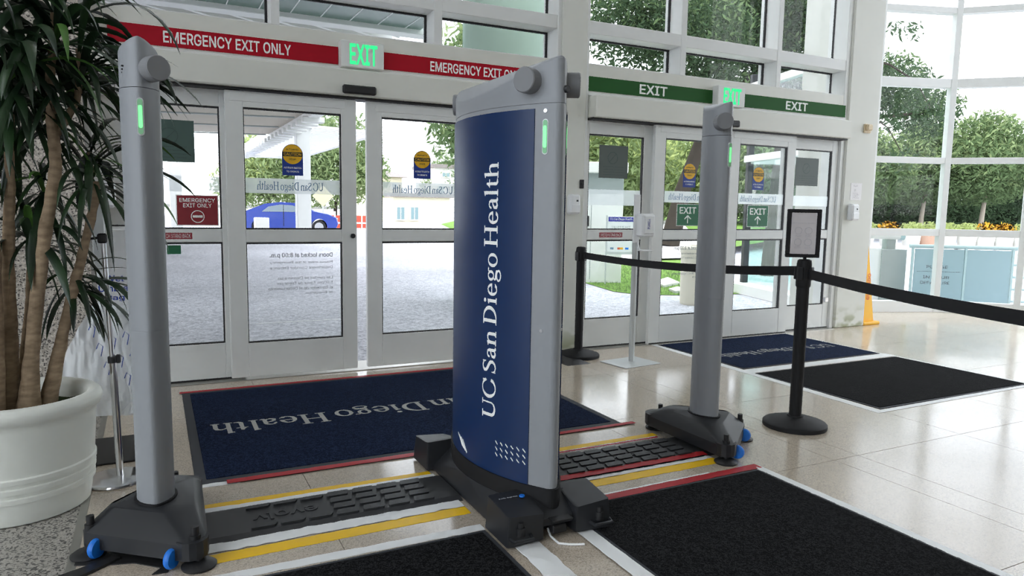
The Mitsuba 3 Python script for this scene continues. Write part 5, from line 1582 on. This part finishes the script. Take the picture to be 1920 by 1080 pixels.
house(18.6, 21.3, 66, 74, 4.1, 'far_yellow', 'yellow house with grey roof, left in the right emergency door pane', wins=((20.2, 3.0, 0.7, 0.6),))
house(19.2, 24.6, 62, 68, 2.2, 'far_yellow', 'low yellow house with two teal windows beyond the drive', wins=((19.4, 0.1, 0.9, 1.3), (20.7, 0.1, 0.9, 1.3)), flat=True)
house(26.1, 28.4, 70, 76, 5.4, 'far_white', 'tall white house tower beyond the low yellow house', wins=((26.3, 2.2, 0.8, 1.4), (26.8, 4.4, 1.0, 0.6)), flat=True)
house(-16.0, -1.5, 70, 76, 2.4, 'far_white', 'long pale low building far behind the left side leaf', flat=True)

# right: white wall with pipe rail, railing panels, planters
rw = thing('garden_wall', 'white garden wall with a grey end face beyond the round bay', 'wall')
part(rw, 'body', hull([[9.45, 7.65, GO], [10.08, 7.28, GO], [9.45, 7.65, 0.84], [10.08, 7.28, 0.80], [9.6, 7.95, GO], [10.3, 7.6, GO], [9.6, 7.95, 0.84], [10.3, 7.6, 0.80]]), 'stucco_white')
part(rw, 'end_block', hull([[10.05, 7.26, GO], [10.40, 7.10, GO], [10.05, 7.26, 0.795], [10.40, 7.10, 0.795], [10.25, 7.66, GO], [10.6, 7.5, GO], [10.25, 7.66, 0.795], [10.6, 7.5, 0.795]]), 'stucco_grey')
part(rw, 'pedestal', mv(rotz(box(-0.07, 0.07, -0.07, 0.07, 0.79, 0.96), -26), 10.28, 7.33, 0), 'stucco_grey')
part(rw, 'pipe_rail', cyl((9.0, 8.05, 1.06), (10.36, 7.20, 1.02), 0.075, 24), 'far_white', 30)
part(rw, 'rail_end', cyl((10.345, 7.21, 1.0205), (10.40, 7.175, 1.019), 0.079, 24), 'fence_rail', 30)
fn_ = thing('railing_panels', 'blue grey railing with lettered panel outside the round bay', 'railing')
FA = np.array([10.29, 6.93])
FD = np.array([11.32, 6.07]) - FA
fang = math.degrees(math.atan2(FD[1], FD[0]))


def tf(m_):
    return mv(rotz(m_, fang), FA[0], FA[1], GO)


part(fn_, 'top_rail', tf(tube([[-0.05, 0, 0.885], [4.5, 0, 0.885]], 0.028, 16)), 'fence_rail', 30)
for (x0, x1) in ((0.03, 0.705), (0.735, 1.32)):
    part(fn_, 'panel', tf(box(x0, x1, -0.012, 0.012, 0.02, 0.845, 0.003)), 'fence_panel')
for x in (0.0, 0.72, 1.345, 2.6, 4.4):
    part(fn_, 'post', tf(box(x - 0.014, x + 0.014, -0.02, 0.02, 0, 0.88)), 'fence_rail')
for z in (0.10, 0.28, 0.46, 0.64):
    part(fn_, 'rail', tf(tube([[1.36, 0, z], [4.4, 0, z]], 0.018, 10)), 'fence_rail', 30)
part(fn_, 'seam', tf(box(0.07, 0.66, -0.014, -0.010, 0.505, 0.509)), 'ink')
for (t_, x0, x1, z) in (('PLEASE', 0.20, 0.49, 0.555), ('IN YOUR', 0.16, 0.52, 0.40), ('DEPARTURE', 0.13, 0.53, 0.315)):
    part(fn_, 'lettering', tf(on_wall(fit(sans(t_, 1, 0.001), x0, x1, 0, 0.045), 0, -0.012, z)), 'ink')

TRR = np.random.default_rng(5)


def blobs(cloud, n, size, r, dropping=0.0, cup=0.25):
    """n leaves: two folded triangles each, spread through the given ellipsoids (cx, cy, cz, rx, ry, rz)."""
    cloud = np.array(cloud, float)
    vol = cloud[:, 3] * cloud[:, 4] * cloud[:, 5]
    pick = r.choice(len(cloud), n, p=vol / vol.sum())
    d = r.normal(size=(n, 3))
    d /= np.linalg.norm(d, axis=1, keepdims=True)
    rad = r.random(n) ** 0.42
    c = cloud[pick, :3] + d * rad[:, None] * cloud[pick, 3:6]
    a = r.normal(size=(n, 3)) + [0, 0, -dropping]
    a /= np.linalg.norm(a, axis=1, keepdims=True)
    b = np.cross(a, r.normal(size=(n, 3)))
    b /= np.linalg.norm(b, axis=1, keepdims=True)
    s = size * r.uniform(0.6, 1.3, n)[:, None]
    nn = np.cross(a, b)
    v = np.stack([c - a * s, c + b * s * 0.32 + nn * s * cup * 0.3, c + a * s, c - b * s * 0.32 + nn * s * cup * 0.3], 1).reshape(-1, 3)
    k = np.arange(n)[:, None] * 4
    f = np.vstack([k + [0, 1, 2], k + [0, 2, 3]])
    return trimesh.Trimesh(v, f, process=False)


def tree(label, x, y, z0, h_, crown, n, size, bsdf, trunk_r=0.15, lean=(0, 0), group='trees beyond the glass', bark_='tree_bark', branches=4, top=None, bsdf2=None):
    t_ = thing('tree', label, 'tree', group)
    zt = top if top is not None else z0 + h_ * 0.5
    part(t_, 'trunk', tube([[x, y, z0 - 0.1], [x + lean[0] * 0.4, y + lean[1] * 0.4, z0 + (zt - z0) * 0.5], [x + lean[0], y + lean[1], zt]], [trunk_r, trunk_r * 0.8, trunk_r * 0.6], 12), bark_, 40)
    for k in range(branches):
        e = crown[k % len(crown)]
        part(t_, 'branch', tube([[x + lean[0], y + lean[1], zt - 0.1], [(x + lean[0] + e[0]) / 2, (y + lean[1] + e[1]) / 2, (zt + e[2]) / 2 + 0.1], [e[0], e[1], e[2]]], [trunk_r * 0.55, trunk_r * 0.35, trunk_r * 0.12], 8), bark_, 40)
    part(t_, 'foliage', blobs(crown, n, size, TRR), bsdf, kind='stuff')
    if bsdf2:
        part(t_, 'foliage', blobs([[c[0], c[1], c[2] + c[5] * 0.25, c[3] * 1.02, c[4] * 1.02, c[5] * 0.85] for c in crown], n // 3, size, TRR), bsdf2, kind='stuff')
    return t_


# large near tree over the green exit doors
big = []
for (u, hgt, dd, rx, rz) in ((0.70, 6.3, 17, 1.9, 1.4), (0.80, 6.6, 18, 2.0, 1.6), (0.92, 6.0, 18.5, 1.9, 1.3), (0.72, 4.9, 17.5, 1.4, 0.9), (0.88, 4.9, 18, 1.3, 0.8), (0.98, 5.5, 19, 1.4, 1.1), (0.80, 8.2, 18, 3.0, 1.6), (0.62, 7.0, 18, 1.6, 1.5), (0.84, 5.6, 17, 1.4, 0.9)):
    big.append((dd * math.tan(u), dd, hgt, rx, rx, rz))
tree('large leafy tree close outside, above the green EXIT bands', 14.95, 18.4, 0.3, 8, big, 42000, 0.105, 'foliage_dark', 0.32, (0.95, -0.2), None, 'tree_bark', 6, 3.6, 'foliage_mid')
for (u, z, dd, n) in ((1.045, 6.4, 17.5, 700), (1.06, 5.2, 18, 350), (1.075, 4.4, 18, 220), (1.03, 7.6, 18, 500)):
    pass
tw_ = thing('tree', 'overhanging twigs of a tree at the upper left of the round bay', 'tree', None)
part(tw_, 'foliage', blobs([(14.2, 9.9, 4.25, 0.55, 0.4, 0.30), (14.75, 9.9, 4.0, 0.30, 0.3, 0.35), (13.9, 9.9, 5.1, 0.6, 0.3, 0.25), (14.9, 9.9, 3.5, 0.7, 0.3, 0.35), (13.6, 9.9, 3.1, 0.5, 0.3, 0.3), (14.1, 9.9, 2.5, 0.35, 0.3, 0.3)], 420, 0.075, TRR), 'foliage_dark', kind='stuff')
part(tw_, 'branch', tube([[12.5, 10.6, 4.6], [13.6, 10.0, 4.4], [14.4, 9.9, 4.1], [14.9, 9.9, 3.6]], [0.03, 0.02, 0.014, 0.006], 6), 'tree_bark')
part(tw_, 'branch', tube([[12.5, 10.6, 4.6], [12.9, 10.2, 3.6], [13.6, 9.9, 3.1], [14.2, 9.9, 2.5]], [0.03, 0.016, 0.012, 0.006], 6), 'tree_bark')
part(tw_, 'trunk', tube([[11.8, 11.2, -0.1], [11.9, 11.1, 3.0], [12.5, 10.6, 4.6], [12.4, 10.7, 7.5]], [0.16, 0.13, 0.09, 0.04], 10), 'tree_bark')

# row of trees beyond the bay and behind the lawn
ROW = [  # azimuth tan, distance y, crown centre z, radius, height radius, leaf kind
    (1.30, 24, 3.6, 1.9, 1.8, 'foliage_mid', 'small leafy tree behind the left pane of the round bay'),
    (1.50, 24, 4.0, 2.1, 2.0, 'foliage_mid', 'bushy tree behind the mullion of the round bay'),
    (1.72, 22, 4.2, 2.4, 2.2, 'foliage_mid', 'largest bushy tree behind the right pane of the round bay'),
    (1.95, 23, 3.8, 2.2, 2.0, 'foliage_dark', 'dark bushy tree at the right edge behind the round bay'),
]
for (tx, yy, zc, rr, rz, b, lab) in ROW:
    x = tx * yy
    cr = [(x, yy, zc, rr, rr, rz), (x - rr * 0.7, yy, zc - 0.5, rr * 0.7, rr, rz * 0.7), (x + rr * 0.7, yy, zc - 0.4, rr * 0.7, rr, rz * 0.75), (x, yy, zc + rz * 0.5, rr * 0.6, rr * 0.6, rz * 0.6), (x + 0.4, yy + 0.6, zc - rz * 0.6, rr * 1.1, rr, rz * 0.5)]
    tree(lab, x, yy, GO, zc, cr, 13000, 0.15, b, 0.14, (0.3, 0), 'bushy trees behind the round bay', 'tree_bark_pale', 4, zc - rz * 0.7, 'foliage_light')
hd = np.array([[1.22 + 0.065 * k, 27 + (k % 3), 1.0 + 0.5 * ((k * 7) % 3) / 2] for k in range(0, 14, 2)])
for k, (tx, yy, zz) in enumerate(hd):
    b = thing('shrub', 'dark shrub in the hedge row under the trees behind the bay', 'shrub', 'dark hedge shrubs behind the planters')
    part(b, 'foliage', blobs([(tx * yy, yy, zz, 2.4, 1.2, 1.4), (tx * yy + 0.8, yy, zz + 0.9, 1.4, 1.0, 1.0)], 2600, 0.2, TRR), 'foliage_dark', kind='stuff')
    part(b, 'stem', cyl((tx * yy, yy, GO), (tx * yy, yy, zz), 0.06, 8), 'tree_bark')
# planters in a row
for k in range(9):
    dep = 24.0
    tx = (1.325, 1.40, 1.475, 1.53, 1.60, 1.675, 1.745, 1.82, 1.90)[k]
    yy = dep / (1 + 0.0 * k) * (1.0 - 0.16 * (tx - 1.3) / 0.6) * 0.80
    x = tx * yy
    lab = ('leftmost', 'second', 'third', 'fourth', 'fifth', 'sixth', 'seventh', 'eighth', 'ninth')[k] + ' of the flower pots standing in a row beyond the railing'
    p_ = thing('flower_pot', lab, 'planter', 'flower pots in a row beyond the railing')
    part(p_, 'pot', lathe([(0, 0), (0.28, 0), (0.36, 0.62), (0.39, 0.63), (0.39, 0.70), (0.34, 0.70), (0.33, 0.6), (0, 0.6)], 24, (x, yy, GO)), 'terracotta' if k == 3 else 'far_white', 30)
    part(p_, 'flowers', blobs([(x, yy, 0.86, 0.42, 0.42, 0.22)], 320, 0.07, TRR), 'marigold' if k in (1, 6, 7) else 'foliage_lime', kind='stuff')
lw = thing('low_kerb', 'long low white kerb wall below the flower pots', 'kerb', None, hull([[22, 17.6, GO], [40, 17.6, GO], [22, 17.9, GO], [40, 17.9, GO], [22, 17.6, 0.14], [40, 17.6, 0.14], [22, 17.9, 0.14], [40, 17.9, 0.14]]), 'concrete')

# trees seen through the door panes
for (tx, yy, zc, rr, rz, b1, b2, lab, n) in ((0.135, 52, 3.6, 3.0, 2.6, 'foliage_light', 'foliage_lime', 'pale green tree left of the canopy column', 4500), (0.225, 50, 4.4, 3.4, 3.4, 'foliage_light', 'foliage_mid', 'green conifer-like tree right of the canopy column', 6000),
                                             (0.40, 72, 4.5, 3.0, 3.0, 'foliage_mid', 'foliage_light', 'small tree right of the tall white house', 2500),
                                             (0.47, 26, 6.0, 2.4, 3.2, 'foliage_mid', 'foliage_light', 'tree above the second red band beside the round pier', 5000),
                                             (0.67, 30, 4.0, 2.6, 2.4, 'foliage_light', 'foliage_lime', 'bright green tree behind the white booth', 6000), (0.75, 33, 3.0, 2.4, 2.4, 'foliage_light', 'foliage_lime', 'lime green tree left of the right column', 6000),
                                             (0.86, 36, 4.0, 3.6, 3.2, 'foliage_light', 'foliage_lime', 'lime green tree behind the right column', 7000), (0.95, 34, 3.6, 3.0, 3.0, 'foliage_light', 'foliage_lime', 'yellow green tree left of the dark glass screen post', 6000),
                                             (1.06, 30, 3.4, 3.0, 2.6, 'foliage_mid', 'foliage_light', 'green tree behind the green glass screen', 6500), (1.17, 28, 3.2, 2.6, 2.4, 'foliage_mid', 'foliage_light', 'green tree behind the right side leaf and pillar', 6500)):
    x = tx * yy
    cr = [(x, yy, zc, rr, rr, rz), (x - rr * 0.6, yy, zc - rz * 0.4, rr * 0.6, rr * 0.6, rz * 0.6), (x + rr * 0.6, yy, zc - rz * 0.3, rr * 0.6, rr * 0.6, rz * 0.6)]
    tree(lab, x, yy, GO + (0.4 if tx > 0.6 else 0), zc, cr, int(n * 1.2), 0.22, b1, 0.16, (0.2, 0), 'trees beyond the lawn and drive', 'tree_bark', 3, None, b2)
